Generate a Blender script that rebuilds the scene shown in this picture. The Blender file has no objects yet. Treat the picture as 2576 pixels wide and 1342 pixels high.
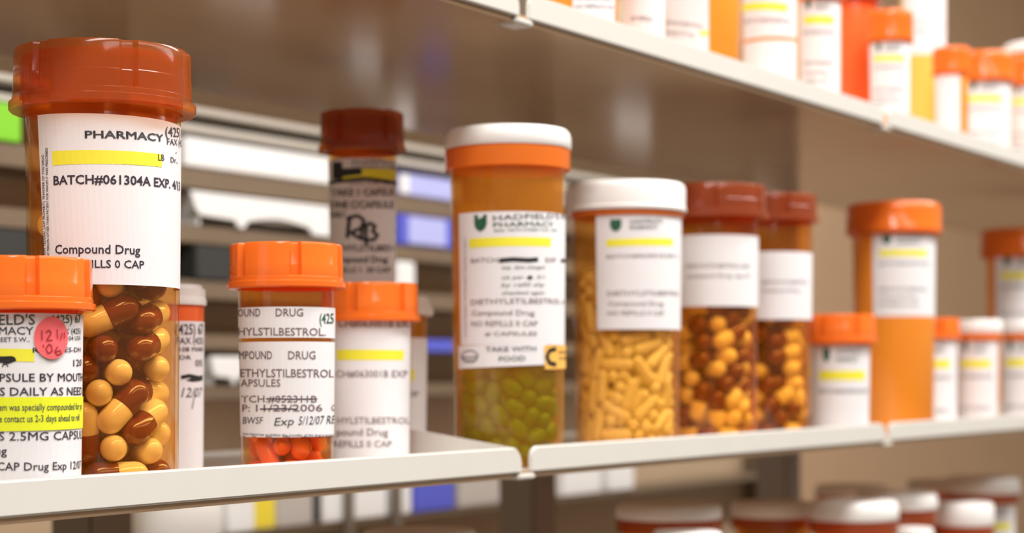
import bpy, bmesh, math, random
from mathutils import Vector, Matrix

D = bpy.data
SC = bpy.context.scene
COL = SC.collection
random.seed(4)

# ------------------------------------------------------------------ camera
FPX = 4500.0                      # focal length in pixels of the 2576 px wide frame
YH = 945.4                        # image row of the horizon (level camera, frame shifted up)
ROLL = -0.005
YAW = math.radians(33.8)          # angle between the view and the shelf direction (+X)
CAMZ = 1.35
FW = Vector((math.cos(YAW), math.sin(YAW), 0))
RT = Vector((math.sin(YAW), -math.cos(YAW), 0))
UP = Vector((0, 0, 1))
CAM = -0.765 * FW - (37 / FPX * 0.765) * RT
CAM.z = CAMZ
cr, sr = math.cos(ROLL), math.sin(ROLL)
e1 = cr * RT + sr * UP
e2 = sr * RT - cr * UP            # image down
cam_d = D.cameras.new('camera')
cam = D.objects.new('camera', cam_d)
COL.objects.link(cam)
m = Matrix((e1, -e2, -FW)).transposed().to_4x4()
m.translation = CAM
cam.matrix_world = m
cam_d.sensor_width = 36
cam_d.sensor_fit = 'HORIZONTAL'
cam_d.lens = FPX / 2576 * 36
cam_d.shift_y = (YH - 671) / 2576
cam_d.clip_start = 0.01
cam_d.clip_end = 50
cam_d.dof.use_dof = True
cam_d.dof.focus_distance = 0.59
cam_d.dof.aperture_fstop = 10.5
SC.camera = cam

# ------------------------------------------------------------------ world, lamps, exposure
SC.view_settings.view_transform = 'Standard'
SC.view_settings.look = 'None'
SC.view_settings.gamma = 1
SC.view_settings.exposure = 0.0
w = D.worlds.new('room_light')
SC.world = w
w.use_nodes = True
bg = w.node_tree.nodes['Background']
bg.inputs[0].default_value = (1.0, 0.85, 0.69, 1)
bg.inputs[1].default_value = 0.42
cy = SC.cycles
cy.use_denoising = True
cy.max_bounces = 10
cy.transparent_max_bounces = 40
cy.diffuse_bounces = 4
cy.glossy_bounces = 4
cy.caustics_reflective = False
cy.caustics_refractive = False
cy.sample_clamp_indirect = 4.0


def lamp(name, loc, sx, sy, power, color, target=None):
    l = D.lights.new(name, 'AREA')
    l.shape = 'RECTANGLE'
    l.size, l.size_y = sx, sy
    l.energy = power
    l.color = color
    o = D.objects.new(name, l)
    COL.objects.link(o)
    o.location = loc
    if target is not None:
        o.rotation_euler = (Vector(target) - Vector(loc)).to_track_quat('-Z', 'Y').to_euler()
    return o


WARM = (1.0, 0.97, 0.94)
lamp('ceiling_lamp_aisle', (0.35, -0.60, 2.55), 4.0, 0.30, 75, WARM)
lamp('ceiling_lamp_far_aisle', (0.5, -1.35, 2.55), 4.0, 0.40, 28, WARM, (0.5, 0.0, 1.4))
lamp('added_rack_lamp', (0.7, 0.44, 2.55), 2.6, 0.20, 19, WARM)  # added source over the back gap, brightens the rear rack

# ------------------------------------------------------------------ materials
MATS = {}


def mat(name, color, rough=0.5, spec=0.5, coat=0.0, noise=0.0, nscale=40.0, bump=0.0, metallic=0.0):
    if name in MATS:
        return MATS[name]
    M = D.materials.new(name)
    M.use_nodes = True
    nt = M.node_tree
    b = nt.nodes['Principled BSDF']
    b.inputs['Base Color'].default_value = (*color, 1)
    b.inputs['Roughness'].default_value = rough
    b.inputs['Specular IOR Level'].default_value = spec
    b.inputs['Coat Weight'].default_value = coat
    b.inputs['Metallic'].default_value = metallic
    if noise or bump:
        tc = nt.nodes.new('ShaderNodeTexCoord')
        nz = nt.nodes.new('ShaderNodeTexNoise')
        nz.inputs['Scale'].default_value = nscale
        nz.inputs['Detail'].default_value = 4
        nt.links.new(tc.outputs['Object'], nz.inputs['Vector'])
        if noise:
            mr = nt.nodes.new('ShaderNodeMapRange')
            mr.inputs['To Min'].default_value = 1 - noise
            mr.inputs['To Max'].default_value = 1 + noise
            nt.links.new(nz.outputs['Fac'], mr.inputs['Value'])
            mx = nt.nodes.new('ShaderNodeMix')
            mx.data_type = 'RGBA'
            mx.blend_type = 'MULTIPLY'
            mx.inputs['Factor'].default_value = 1
            mx.inputs[6].default_value = (*color, 1)
            nt.links.new(mr.outputs['Result'], mx.inputs[7])
            nt.links.new(mx.outputs[2], b.inputs['Base Color'])
        if bump:
            bp = nt.nodes.new('ShaderNodeBump')
            bp.inputs['Strength'].default_value = bump
            bp.inputs['Distance'].default_value = 0.0005
            nt.links.new(nz.outputs['Fac'], bp.inputs['Height'])
            nt.links.new(bp.outputs['Normal'], b.inputs['Normal'])
    MATS[name] = M
    return M


def amber(name, tint, body, dens, trans=0.5, rough=0.12, gloss=1.0):
    """tinted see-through plastic: per-surface tint, plus a milky share 'dens' that scatters light"""
    if name in MATS:
        return MATS[name]
    M = D.materials.new(name)
    M.use_nodes = True
    nt = M.node_tree
    for n in list(nt.nodes):
        nt.nodes.remove(n)
    N = nt.nodes.new
    out = N('ShaderNodeOutputMaterial')
    tr = N('ShaderNodeBsdfTransparent')
    tr.inputs[0].default_value = (*tint, 1)
    df = N('ShaderNodeBsdfDiffuse')
    df.inputs[0].default_value = (*body, 1)
    tl = N('ShaderNodeBsdfTranslucent')
    tl.inputs[0].default_value = (*body, 1)
    m1 = N('ShaderNodeMixShader')
    m1.inputs[0].default_value = trans
    nt.links.new(df.outputs[0], m1.inputs[1])
    nt.links.new(tl.outputs[0], m1.inputs[2])
    m2 = N('ShaderNodeMixShader')
    m2.inputs[0].default_value = dens
    nt.links.new(tr.outputs[0], m2.inputs[1])
    nt.links.new(m1.outputs[0], m2.inputs[2])
    gl = N('ShaderNodeBsdfGlossy')
    gl.inputs['Roughness'].default_value = rough
    fr = N('ShaderNodeFresnel')
    fr.inputs[0].default_value = 1.46
    ml = N('ShaderNodeMath')
    ml.operation = 'MULTIPLY'
    ml.inputs[1].default_value = gloss
    nt.links.new(fr.outputs[0], ml.inputs[0])
    ge = N('ShaderNodeNewGeometry')
    fs = N('ShaderNodeMath')
    fs.operation = 'SUBTRACT'
    fs.inputs[0].default_value = 1.0
    nt.links.new(ge.outputs['Backfacing'], fs.inputs[1])
    mf = N('ShaderNodeMath')
    mf.operation = 'MULTIPLY'
    nt.links.new(ml.outputs[0], mf.inputs[0])
    nt.links.new(fs.outputs[0], mf.inputs[1])
    m3 = N('ShaderNodeMixShader')
    nt.links.new(mf.outputs[0], m3.inputs[0])
    nt.links.new(m2.outputs[0], m3.inputs[1])
    nt.links.new(gl.outputs[0], m3.inputs[2])
    nt.links.new(m3.outputs[0], out.inputs[0])
    MATS[name] = M
    return M


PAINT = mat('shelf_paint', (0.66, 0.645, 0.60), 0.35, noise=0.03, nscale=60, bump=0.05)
UNDER_SHADE = mat('shaded_shelf_underside', (0.50, 0.335, 0.20), 0.13, spec=0.5, noise=0.06, nscale=30)  # tan colour stands in for shade beneath the white steel
PAPER = mat('label_paper', (0.80, 0.785, 0.805), 0.6, spec=0.3, noise=0.02, nscale=200)
INK = mat('label_ink', (0.035, 0.025, 0.04), 0.6)
INK2 = mat('dot_matrix_ink', (0.20, 0.13, 0.14), 0.6)
INKGREY = mat('grey_ink', (0.06, 0.065, 0.075), 0.6)
INKGREEN = mat('green_ink', (0.015, 0.10, 0.055), 0.6)
YELLOW = mat('yellow_marker', (0.86, 0.80, 0.04), 0.6)
LIME = mat('yellow_sticker', (0.80, 0.86, 0.02), 0.5)
REDST = mat('red_sticker', (0.85, 0.13, 0.14), 0.5)
REDINK = mat('red_pen_ink', (0.35, 0.02, 0.04), 0.5)
MARKER = mat('black_marker', (0.012, 0.012, 0.014), 0.5)
ORST = mat('orange_sticker', (0.90, 0.50, 0.10), 0.5)
TANLINE = mat('tan_gap', (0.45, 0.25, 0.10), 0.6)
WHITECAP = mat('white_cap_plastic', (0.86, 0.84, 0.82), 0.35, noise=0.02)
AMBER = amber('amber_plastic', (1.0, 0.84, 0.52), (1.0, 0.34, 0.03), 0.07)
AMBER_A = amber('amber_plastic_clear', (1.0, 0.87, 0.62), (1.0, 0.34, 0.03), 0.06)
AMBER_HALF = amber('amber_plastic_cloudy', (1.0, 0.83, 0.48), (1.0, 0.52, 0.06), 0.23)
AMBER_FULL = amber('amber_plastic_bright', (1.0, 0.60, 0.22), (1.0, 0.335, 0.035), 0.97, trans=.08)
CAPORANGE = amber('orange_cap_plastic', (1.0, 0.45, 0.14), (1.0, 0.25, 0.03), 0.85, trans=0.28)
CAPSHADED = amber('shaded_amber_cap_plastic', (1.0, 0.60, 0.30), (0.72, 0.22, 0.045), 0.26, trans=0.35)  # clearer plastic, also darkened for the shade of the shelf above
AMBER_K = amber('pale_amber_plastic', (1.0, 0.89, 0.64), (1.0, 0.47, 0.06), 0.12)
CAPRED = amber('dark_red_cap_shaded_rim', (0.96, 0.45, 0.20), (0.46, 0.13, 0.045), 0.5, trans=0.4)  # dark red caps; its brown also carries the shade of lower rims
REDVIAL = amber('red_vial_plastic', (0.95, 0.25, 0.08), (1.0, 0.18, 0.045), 0.9, trans=.15)
TANCAP = mat('cream_gelatin', (0.97, 0.88, 0.66), 0.22, coat=0.4)
MAROON = mat('maroon_gelatin', (0.17, 0.035, 0.022), 0.18, coat=0.5)
REDGEL = mat('red_gelatin', (1.0, 0.22, 0.2), 0.2, coat=0.4)
GREENGEL = mat('green_gelatin', (0.07, 0.38, 0.06), 0.3, coat=0.3)
YELGEL = mat('yellow_gelatin', (1.0, 0.93, 0.66), 0.35)
BOARD = mat('rack_board', (0.19, 0.135, 0.085), 0.5, noise=0.08, nscale=25)
BACKM = mat('rack_back_panel', (0.50, 0.37, 0.24), 0.6, noise=0.06, nscale=12)
BOARDLIT = mat('rack_board_lit', (0.50, 0.46, 0.40), 0.4, noise=0.05)  # board colour made paler for light falling on the upper edges
WALLM = mat('tan_wall_paint', (0.53, 0.35, 0.21), 0.8, noise=0.05, nscale=8)
FLOORM = mat('floor_vinyl', (0.15, 0.115, 0.085), 0.4, noise=0.08, nscale=5)
CEILM = mat('ceiling_tile', (0.78, 0.75, 0.70), 0.9, noise=0.04, nscale=20)
STEEL = mat('upright_steel', (0.20, 0.16, 0.12), 0.5, noise=0.05)
BOXWHITE = mat('white_carton', (0.86, 0.86, 0.85), 0.5, noise=0.03)
BOXBLUE = mat('blue_carton', (0.10, 0.12, 0.62), 0.5, noise=0.05)
BOXPALE = mat('pale_blue_carton', (0.45, 0.48, 0.86), 0.5, noise=0.05)
BOXGREEN = mat('green_carton', (0.22, 0.62, 0.02), 0.5, noise=0.05)
BOXGREY = mat('grey_carton', (0.50, 0.46, 0.42), 0.5, noise=0.05)
BOXDARK = mat('black_print_and_dark_slot', (0.03, 0.03, 0.028), 0.6, noise=0.05)
BOXYEL = mat('yellow_band', (0.85, 0.68, 0.05), 0.5)
BOTTLEW = mat('white_bottle_plastic', (0.86, 0.84, 0.80), 0.35, noise=0.02)

# ------------------------------------------------------------------ helpers


def tag(o, label=None, cat=None, group=None, kind=None):
    if label:
        o['label'] = label
    if cat:
        o['category'] = cat
    if group:
        o['group'] = group
    if kind:
        o['kind'] = kind
    return o


def link(o, parent=None):
    COL.objects.link(o)
    if parent is not None:
        o.parent = parent
    return o


def empty(name, loc, rz=0.0):
    o = D.objects.new(name, None)
    o.empty_display_size = 0.01
    o.location = loc
    o.rotation_euler = (0, 0, rz)
    return link(o)


def mesh_obj(name, verts, faces, mats, parent=None, idx=None, smooth=None):
    me = D.meshes.new(name)
    me.from_pydata([tuple(v) for v in verts], [], faces)
    for mm in (mats if isinstance(mats, (list, tuple)) else [mats]):
        me.materials.append(mm)
    if idx:
        me.polygons.foreach_set('material_index', idx)
    if smooth is not None:
        me.polygons.foreach_set('use_smooth', [True] * len(me.polygons))
        me.set_sharp_from_angle(angle=math.radians(smooth))
    me.update()
    return link(D.objects.new(name, me), parent)


class MB:
    """collects boxes and prisms into one mesh"""

    def __init__(self):
        self.v, self.f, self.i = [], [], []

    def box(self, x0, x1, y0, y1, z0, z1, mi=0, bottom=None):
        b = len(self.v)
        self.v += [(x, y, z) for z in (z0, z1) for y in (y0, y1) for x in (x0, x1)]
        fs = [(0, 2, 3, 1), (4, 5, 7, 6), (0, 1, 5, 4), (2, 6, 7, 3), (0, 4, 6, 2), (1, 3, 7, 5)]
        self.f += [tuple(b + k for k in q) for q in fs]
        self.i += [mi if bottom is None else bottom] + [mi] * 5

    def prism(self, pts, axis, a0, a1, mi=0):
        """outline pts in the two other axes (in x,y,z order), extruded along axis"""
        b = len(self.v)
        n = len(pts)
        for a in (a0, a1):
            for p, q in pts:
                self.v.append({'x': (a, p, q), 'y': (p, a, q), 'z': (p, q, a)}[axis])
        self.f.append(tuple(b + k for k in range(n)))
        self.f.append(tuple(b + n + k for k in reversed(range(n))))
        for k in range(n):
            k2 = (k + 1) % n
            self.f.append((b + k, b + n + k, b + n + k2, b + k2))
        self.i += [mi] * (n + 2)

    def build(self, name, mats, parent=None, bevel=0.0, seg=2):
        o = mesh_obj(name, self.v, self.f, mats, parent, self.i)
        bm = bmesh.new()
        bm.from_mesh(o.data)
        bmesh.ops.recalc_face_normals(bm, faces=bm.faces)
        if bevel:
            es = [e for e in bm.edges if len(e.link_faces) == 2 and e.calc_face_angle(0) > 0.5]
            bmesh.ops.bevel(bm, geom=es, offset=bevel, segments=seg, affect='EDGES', clamp_overlap=True)
        bm.to_mesh(o.data)
        bm.free()
        o.data.polygons.foreach_set('use_smooth', [True] * len(o.data.polygons))
        o.data.set_sharp_from_angle(angle=math.radians(35))
        return o


def lathe(name, prof, mats, parent=None, n=64, notch=None, smooth=38, mi=None):
    """prof: list of (r, z) or (r, z, notchable depth share); first and last at r = 0"""
    verts, faces, idx = [], [], []
    rings = []
    for p in prof:
        r, z = p[0], p[1]
        k = p[2] if len(p) > 2 else 0
        if r <= 1e-9:
            rings.append([len(verts)])
            verts.append((0, 0, z))
            continue
        ring = []
        for j in range(n):
            a = 2 * math.pi * j / n
            rr = r
            if notch and k:
                ph0, cnt, half, dep = notch
                d = (a - ph0 + math.pi / cnt) % (2 * math.pi / cnt) - math.pi / cnt
                if abs(d) < half:
                    rr = r - dep * k
            ring.append(len(verts))
            verts.append((rr * math.sin(a), -rr * math.cos(a), z))
        rings.append(ring)
    for q in range(len(rings) - 1):
        A, B = rings[q], rings[q + 1]
        mm = mi[q] if mi else 0
        if len(A) == 1 and len(B) == 1:
            continue
        for j in range(n):
            j2 = (j + 1) % n
            if len(A) == 1:
                faces.append((A[0], B[j2], B[j]))
            elif len(B) == 1:
                faces.append((A[j], A[j2], B[0]))
            else:
                faces.append((A[j], A[j2], B[j2], B[j]))
            idx.append(mm)
    return mesh_obj(name, verts, faces, mats, parent, idx, smooth)


def ray(px, py):
    dx, dy = px - 1288, py - YH
    u = cr * dx + sr * dy
    v = -sr * dx + cr * dy
    return FW + (u / FPX) * RT - (v / FPX) * UP


def at(px, py, Y):
    """where the sight line of an image point meets the upright plane at depth Y behind the shelf front"""
    d = ray(px, py)
    t = (Y - CAM.y) / d.y
    return CAM + t * d, t


# text outlines, once per string
FONT_CACHE = {}


def text_outline(s, bold=0.0):
    key = (s, bold)
    if key in FONT_CACHE:
        return FONT_CACHE[key]
    cu = D.curves.new('lettering', 'FONT')
    cu.body = s
    cu.size = 1.0
    cu.resolution_u = 2
    cu.fill_mode = 'FRONT'
    cu.offset = 0.0 if 'M' in s else bold
    o = D.objects.new('lettering', cu)
    me = D.meshes.new_from_object(o)
    vs = [(v.co.x, v.co.y) for v in me.vertices]
    fs = [tuple(p.vertices) for p in me.polygons]
    if 'M' in s and bold:          # the letter M cannot be thickened by offsetting its outline
        v0, f0 = list(vs), list(fs)
        vs, fs = [], []
        for sx, sy in ((1, 1), (-1, 1), (1, -1), (-1, -1)):
            k = len(vs)
            vs += [(x + sx * bold * .9, y + sy * bold * .9) for x, y in v0]
            fs += [tuple(k + n_ for n_ in q) for q in f0]
    D.objects.remove(o)
    D.meshes.remove(me)
    D.curves.remove(cu)
    x0 = min(v[0] for v in vs)
    x1 = max(v[0] for v in vs)
    FONT_CACHE[key] = (vs, fs, x0, x1)
    return FONT_CACHE[key]


CAPH = None


def cap_height():
    global CAPH
    if CAPH is None:
        CAPH = max(v[1] for v in text_outline('H')[0])
    return CAPH


class Label:
    """paper wrapped round a vial with all its print, as one mesh"""

    def __init__(self, vial, paper=None):
        self.V = vial
        self.v, self.f, self.i, self.m = [], [], [], []
        self.paper = paper or PAPER
        self.lift = 0.0

    def mi(self, m_):
        if m_ not in self.m:
            self.m.append(m_)
        return self.m.index(m_)

    def put(self, th, z, off):
        z = max(z, 0.0015)
        r = self.V.rad(z) + off + self.lift
        self.v.append((r * math.sin(th), -r * math.cos(th), z))
        return len(self.v) - 1

    def patch(self, c, m_, off, nu=20, nv=3):
        """c: four (theta, z) corners tl, tr, br, bl"""
        ids = []
        for b in range(nv + 1):
            row = []
            for a in range(nu + 1):
                s, t = a / nu, b / nv
                th = (c[0][0] * (1 - s) + c[1][0] * s) * (1 - t) + (c[3][0] * (1 - s) + c[2][0] * s) * t
                z = (c[0][1] * (1 - s) + c[1][1] * s) * (1 - t) + (c[3][1] * (1 - s) + c[2][1] * s) * t
                row.append(self.put(th, z, off))
            ids.append(row)
        k = self.mi(m_)
        for b in range(nv):
            for a in range(nu):
                self.f.append((ids[b][a], ids[b + 1][a], ids[b + 1][a + 1], ids[b][a + 1]))
                self.i.append(k)

    def quad(self, tl, tr, br, bl, m_=None, off=0.00012, nu=16, nv=3):
        H = self.V.hit
        self.patch([H(*tl), H(*tr), H(*br), H(*bl)], m_ or self.paper, off, nu, nv)

    def sheet(self, x0, x1, y0, y1, back=None, m_=None, off=0.00012, front=None):
        """paper from image column x0 to x1 between rows y0 and y1; back/front = angle in degrees instead of x1/x0"""
        H = self.V.hit
        cx = self.V.pxc
        z1 = H(cx, y0)[1]
        z0 = H(cx, y1)[1]
        ym = (y0 + y1) / 2
        a0 = math.radians(front) if front is not None else H(x0, ym)[0]
        a1 = math.radians(back) if back is not None else H(x1, ym)[0]
        self.patch([(a0, z1), (a1, z1), (a1, z0), (a0, z0)], m_ or self.paper, off, 28, 4)

    def text(self, s, p0, p1, h, m_=None, bold=0.007, off=0.00028, slant=0.0, ref=None, lin=False):
        """baseline from image point p0 to p1 (or to where the beginning 'ref' of s ends); h = height of capitals in image pixels"""
        vs, fs, x0, x1 = text_outline(s, bold)
        H = self.V.hit
        if ref:
            x1 = text_outline(ref, bold)[3]
        a0, a1 = H(*p0), H(*p1)
        r = self.V.rad(a0[1])
        u0, u1 = a0[0] * r, a1[0] * r
        bx, bz = u1 - u0, a1[1] - a0[1]
        L = math.hypot(bx, bz)
        ex, ez = bx / L, bz / L
        sx = L / (x1 - x0)
        sy = h * self.V.scale / cap_height()
        k = self.mi(m_ or INK)
        base = len(self.v)
        for x, y in vs:
            a = (x - x0) * sx + slant * y * sy
            b = y * sy
            if lin:
                f_ = (x - x0 + slant * y * .7) / (x1 - x0)
                hh = H(p0[0] + (p1[0] - p0[0]) * f_, p0[1] + (p1[1] - p0[1]) * f_)
                self.put(hh[0], hh[1] + b, off)
                continue
            self.put((u0 + ex * a - ez * b) / r, a0[1] + ez * a + ex * b, off)
        for q in fs:
            self.f.append(tuple(base + n_ for n_ in q))
            self.i.append(k)

    def stroke(self, pts, wpx, m_=None, off=0.0003):
        H = self.V.hit
        P = []
        for p in pts:
            th, z = H(*p)
            P.append((th * self.V.rad(z), z))
        # densify
        Q = []
        for a, b in zip(P[:-1], P[1:]):
            for t in range(4):
                Q.append((a[0] + (b[0] - a[0]) * t / 4, a[1] + (b[1] - a[1]) * t / 4))
        Q.append(P[-1])
        hw = wpx * self.V.scale / 2
        ids = []
        for n_, q in enumerate(Q):
            a = Q[max(0, n_ - 1)]
            b = Q[min(len(Q) - 1, n_ + 1)]
            dx, dz = b[0] - a[0], b[1] - a[1]
            L = math.hypot(dx, dz) or 1
            nx, nz = -dz / L * hw, dx / L * hw
            r = self.V.rad(q[1])
            ids.append((self.put((q[0] + nx) / r, q[1] + nz, off), self.put((q[0] - nx) / r, q[1] - nz, off)))
        k = self.mi(m_ or MARKER)
        for a, b in zip(ids[:-1], ids[1:]):
            self.f.append((a[0], a[1], b[1], b[0]))
            self.i.append(k)

    def disc(self, c, rx, ry, m_, off=0.00035, n=28, squash=1.0):
        H = self.V.hit
        th, z = H(*c)
        r = self.V.rad(z)
        s = self.V.scale
        cc = self.put(th, z, off)
        rim = []
        for j in range(n):
            a = 2 * math.pi * j / n
            rim.append(self.put(th + rx * s * math.cos(a) / r, z + ry * s * math.sin(a), off))
        k = self.mi(m_)
        for j in range(n):
            self.f.append((cc, rim[j], rim[(j + 1) % n]))
            self.i.append(k)

    def shield(self, c, wpx, hpx, m_):
        H = self.V.hit
        th, z = H(*c)
        r = self.V.rad(z)
        s = self.V.scale
        out = [(-.5, .5), (.5, .5), (.5, -.05), (.36, -.32), (0, -.5), (-.36, -.32), (-.5, -.05)]
        ids = [self.put(th + p * wpx * s / r, z + q * hpx * s, 0.00026) for p, q in out]
        self.f.append(tuple(reversed(ids)))
        self.i.append(self.mi(m_))

    def build(self, name='label', parent=None, label=None):
        o = mesh_obj(name, self.v, self.f, self.m, parent or self.V.root, self.i)
        if label:
            o['label'] = label
        return o


class Vial:
    """a pharmacy vial: an Empty at its base with body, cap and label below it"""

    def __init__(self, pxc, Y, wpx, top, shelf_z, label, cap='amber', cap_w=None, cap_h=100, body=None, capm=None,
                 taper=0.94, notch=10, group=None, z_base=None, pyref=700, rim_h=0, lidm=None, rimm=None):
        p, t = at(pxc, pyref, Y)
        self.P = Vector((p.x, p.y, z_base if z_base is not None else shelf_z))
        self.t = t
        self.pxc = pxc
        self.r1 = wpx / 2 / FPX * t
        self.r0 = self.r1 * taper
        rc = (cap_w or wpx * 1.18) / 2 / FPX * t
        edge = t - rc if top < YH else t + rc
        ztop = CAMZ + (YH + sr * (pxc - 1288) - top) / FPX * edge
        self.H = ztop - self.P.z
        d = (CAM - self.P)
        self.rz = math.atan2(d.x, -d.y)
        self.scale = (t - self.r1) / FPX
        ch = cap_h / FPX * t
        self.cap_h = ch
        self.rc = rc
        self.neck = self.H - ch
        R = empty('pill_vial', self.P, self.rz)
        self.root = R
        tag(R, label, 'pill bottle', group)
        bm_ = body or AMBER
        capm = capm or CAPORANGE
        lidm = lidm or WHITECAP
        wt = 0.0013
        r0, r1, H = self.r0, self.r1, self.H
        hb = H - 0.0022
        if cap in ('lid',):
            hb = H - ch
        rtop = r1
        # outside, over the rim, down the inside
        ra = self.rad
        pr = [(0, 0.0006), (r0 * 0.80, 0.0006), (r0 * 0.88, 0.0), (r0 - 0.0005, 0.0), (ra(0.0008), 0.0008)]
        if cap == 'lid':
            rim = rim_h / FPX * t
            pr += [(ra(hb - rim), hb - rim), (rc * 0.985, hb - rim + 0.0004), (rc * 0.99, hb - 0.0004), (rc * 0.97, hb)]
            pr += [(r1 - wt, hb), (ra(hb - rim) - wt, hb - rim)]
        elif cap == 'white':
            rim = rim_h / FPX * t
            hb = H - 0.002
            pr += [(ra(H - ch - rim), H - ch - rim), (rc * 0.95, H - ch - rim * .9), (rc * 0.95, H - ch - 0.0004),
                   (r1 * 0.97, H - ch - 0.0002), (r1 * 0.97, hb), (r1 * 0.97 - wt, hb)]
        else:
            pr += [(ra(self.neck), self.neck), (r1 * 0.985, self.neck + 0.001), (r1 * 0.985, hb), (r1 * 0.985 - wt, hb),
                   (r1 * 0.985 - wt, self.neck), (ra(self.neck - 0.002) - wt, self.neck - 0.002)]
        pr += [(ra(0.004) - wt, 0.004), (ra(0.0017) - wt - 0.0012, 0.0019), (0, 0.0019)]
        mi = [0] * (len(pr) - 1)
        for k in range(5, 9 if cap == 'lid' else (8 if cap == 'white' else 5)):
            mi[k] = 1
        self.body = lathe('body', pr, [bm_, rimm or CAPORANGE], R, 72, mi=mi)
        self.inner = r0 - wt
        self.floor = 0.0019
        # cap
        if cap == 'amber':
            z0, z1 = self.neck, H
            c = ch
            cp = [(0, z1 - 0.0014), (r1 + 0.0006, z1 - 0.0014), (r1 + 0.0006, z0), (rc * 1.0, z0),
                  (rc * 1.02, z0 + c * .03), (rc * 1.02, z0 + c * .14), (rc * .985, z0 + c * .16),
                  (rc * .982, z0 + c * .24), (rc * .972, z0 + c * .25), (rc * .972, z0 + c * .27, 1), (rc * .972, z0 + c * .52, 1),
                  (rc * .966, z0 + c * .535, 1), (rc * .966, z0 + c * .93, 1), (rc * .95, z0 + c * .985, 1), (rc * .93, z1, 1),
                  (rc * .80, z1, 0), (rc * .78, z1 - c * .06), (0, z1 - c * .06)]
            # top is closed just under the rim, so keep the inner ceiling lower than it
            cp[0] = (0, z1 - c * .06 - 0.0013)
            cp[1] = (r1 + 0.0006, z1 - c * .06 - 0.0013)
            lathe('cap', cp, capm, R, 144, (math.radians(notch), 6, math.radians(5.2), 0.0019), 30)
        elif cap == 'lid':
            z0 = H - ch
            lathe('cap', [(0, z0 + .0002), (rc * .985, z0 + .0002), (rc, z0 + .0008), (rc, z0 + ch * .55), (rc * .975, z0 + ch * .85),
                          (rc * .93, H), (0, H)], lidm, R, 96)
        elif cap == 'white':
            z0 = H - ch
            cp = [(0, H - .0018), (r1 + .0005, H - .0018), (r1 + .0005, z0), (rc * .99, z0), (rc, z0 + ch * .06), (rc, z0 + ch * .12),
                  (rc * .985, z0 + ch * .16), (rc * .985, z0 + ch * .78), (rc * .965, z0 + ch * .93), (rc * .92, H), (0, H)]
            lathe('cap', cp, lidm, R, 96)
        elif cap == 'ridged':
            z0 = H - ch
            cp = [(0, H - .0018), (r1 + .0005, H - .0018), (r1 + .0005, z0), (rc * .99, z0), (rc, z0 + ch * .1), (rc, z0 + ch * .22),
                  (rc * .9, z0 + ch * .95), (rc * .86, H), (0, H)]
            lathe('cap', cp, lidm, R, 96)

    def rad(self, z):
        k = min(1.0, max(0.0, z / max(self.neck, 1e-4)))
        return self.r0 + (self.r1 - self.r0) * k

    def hit(self, px, py):
        d = ray(px, py)
        o = CAM - self.P
        z = max(0.0, self.H * .5)
        A = d.x ** 2 + d.y ** 2
        B = o.x * d.x + o.y * d.y
        for _ in range(4):
            r = self.rad(z)
            q = B * B - A * (o.x ** 2 + o.y ** 2 - r * r)
            t = (-B - math.sqrt(q)) / A if q > 0 else -B / A
            z = o.z + t * d.z
        x, y = o.x + t * d.x, o.y + t * d.y
        c, s = math.cos(-self.rz), math.sin(-self.rz)
        lx, ly = c * x - s * y, s * x + c * y
        return math.atan2(lx, -ly), z

    def std_label(self, x0, x1, y0, y1, back=None, front=None, logo=True, yellow=True, ink=None, mats=None):
        """the usual pharmacy label: shield and heading, highlighted line, batch line, three lines below"""
        L = Label(self)
        L.sheet(x0, x1, y0, y1, back=back, front=front)
        ink = ink or INKGREY
        W, Hh = x1 - x0, y1 - y0
        X = lambda a: x0 + a * W
        Yy = lambda b: y0 + b * Hh
        if logo:
            L.shield((X(.22), Yy(.085)), W * .13, Hh * .12, INKGREEN)
            L.text("HADFIELD'S", (X(.38), Yy(.075)), (X(.80), Yy(.075)), Hh * .045, INKGREY)
            L.text("PHARMACY", (X(.38), Yy(.14)), (X(.75), Yy(.14)), Hh * .045, INKGREEN)
        if yellow:
            L.quad((X(.10), Yy(.21)), (X(.86), Yy(.21)), (X(.86), Yy(.285)), (X(.10), Yy(.285)), YELLOW, 0.0002)
        L.text("BATCH#063001B EXP", (X(.10), Yy(.39)), (X(.90), Yy(.39)), Hh * .034, ink)
        L.text("DIETHYLSTILBESTROL", (X(.10), Yy(.70)), (X(.86), Yy(.70)), Hh * .036, ink)
        L.text("Compound Drug", (X(.10), Yy(.79)), (X(.70), Yy(.79)), Hh * .036, ink)
        L.text("NO REFILLS 0 CAP", (X(.10), Yy(.88)), (X(.72), Yy(.88)), Hh * .036, ink)
        L.build()
        return L


# ------------------------------------------------------------------ setting: floor, ceiling, walls
def slab(name, x0, x1, y0, y1, z0, z1, m_):
    b = MB()
    b.box(x0, x1, y0, y1, z0, z1)
    o = b.build(name, m_)
    o['kind'] = 'structure'
    return o


slab('floor', -3.0, 4.5, -3.5, 1.02, -0.05, 0.0, FLOORM)
slab('ceiling', -3.0, 4.5, -3.5, 1.02, 2.60, 2.65, CEILM)
slab('wall_back', -3.0, 4.5, 0.97, 1.02, 0.0, 2.60, WALLM)

# ------------------------------------------------------------------ steel shelving
MIDZ = CAMZ - 0.0416              # underside of the middle shelf
SEP = 0.1945
LIP = 0.0112
DEP = 0.25
ZS = {'low': MIDZ - SEP, 'mid': MIDZ, 'up': MIDZ + SEP}
TOPS = {k: v + 0.0015 for k, v in ZS.items()}
BAY = 0.405

unit = empty('steel_shelving', (0.2, 0.26, 0.0))
tag(unit, 'white steel shelving unit with three shelves of orange pill bottles', 'shelving')


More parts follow.
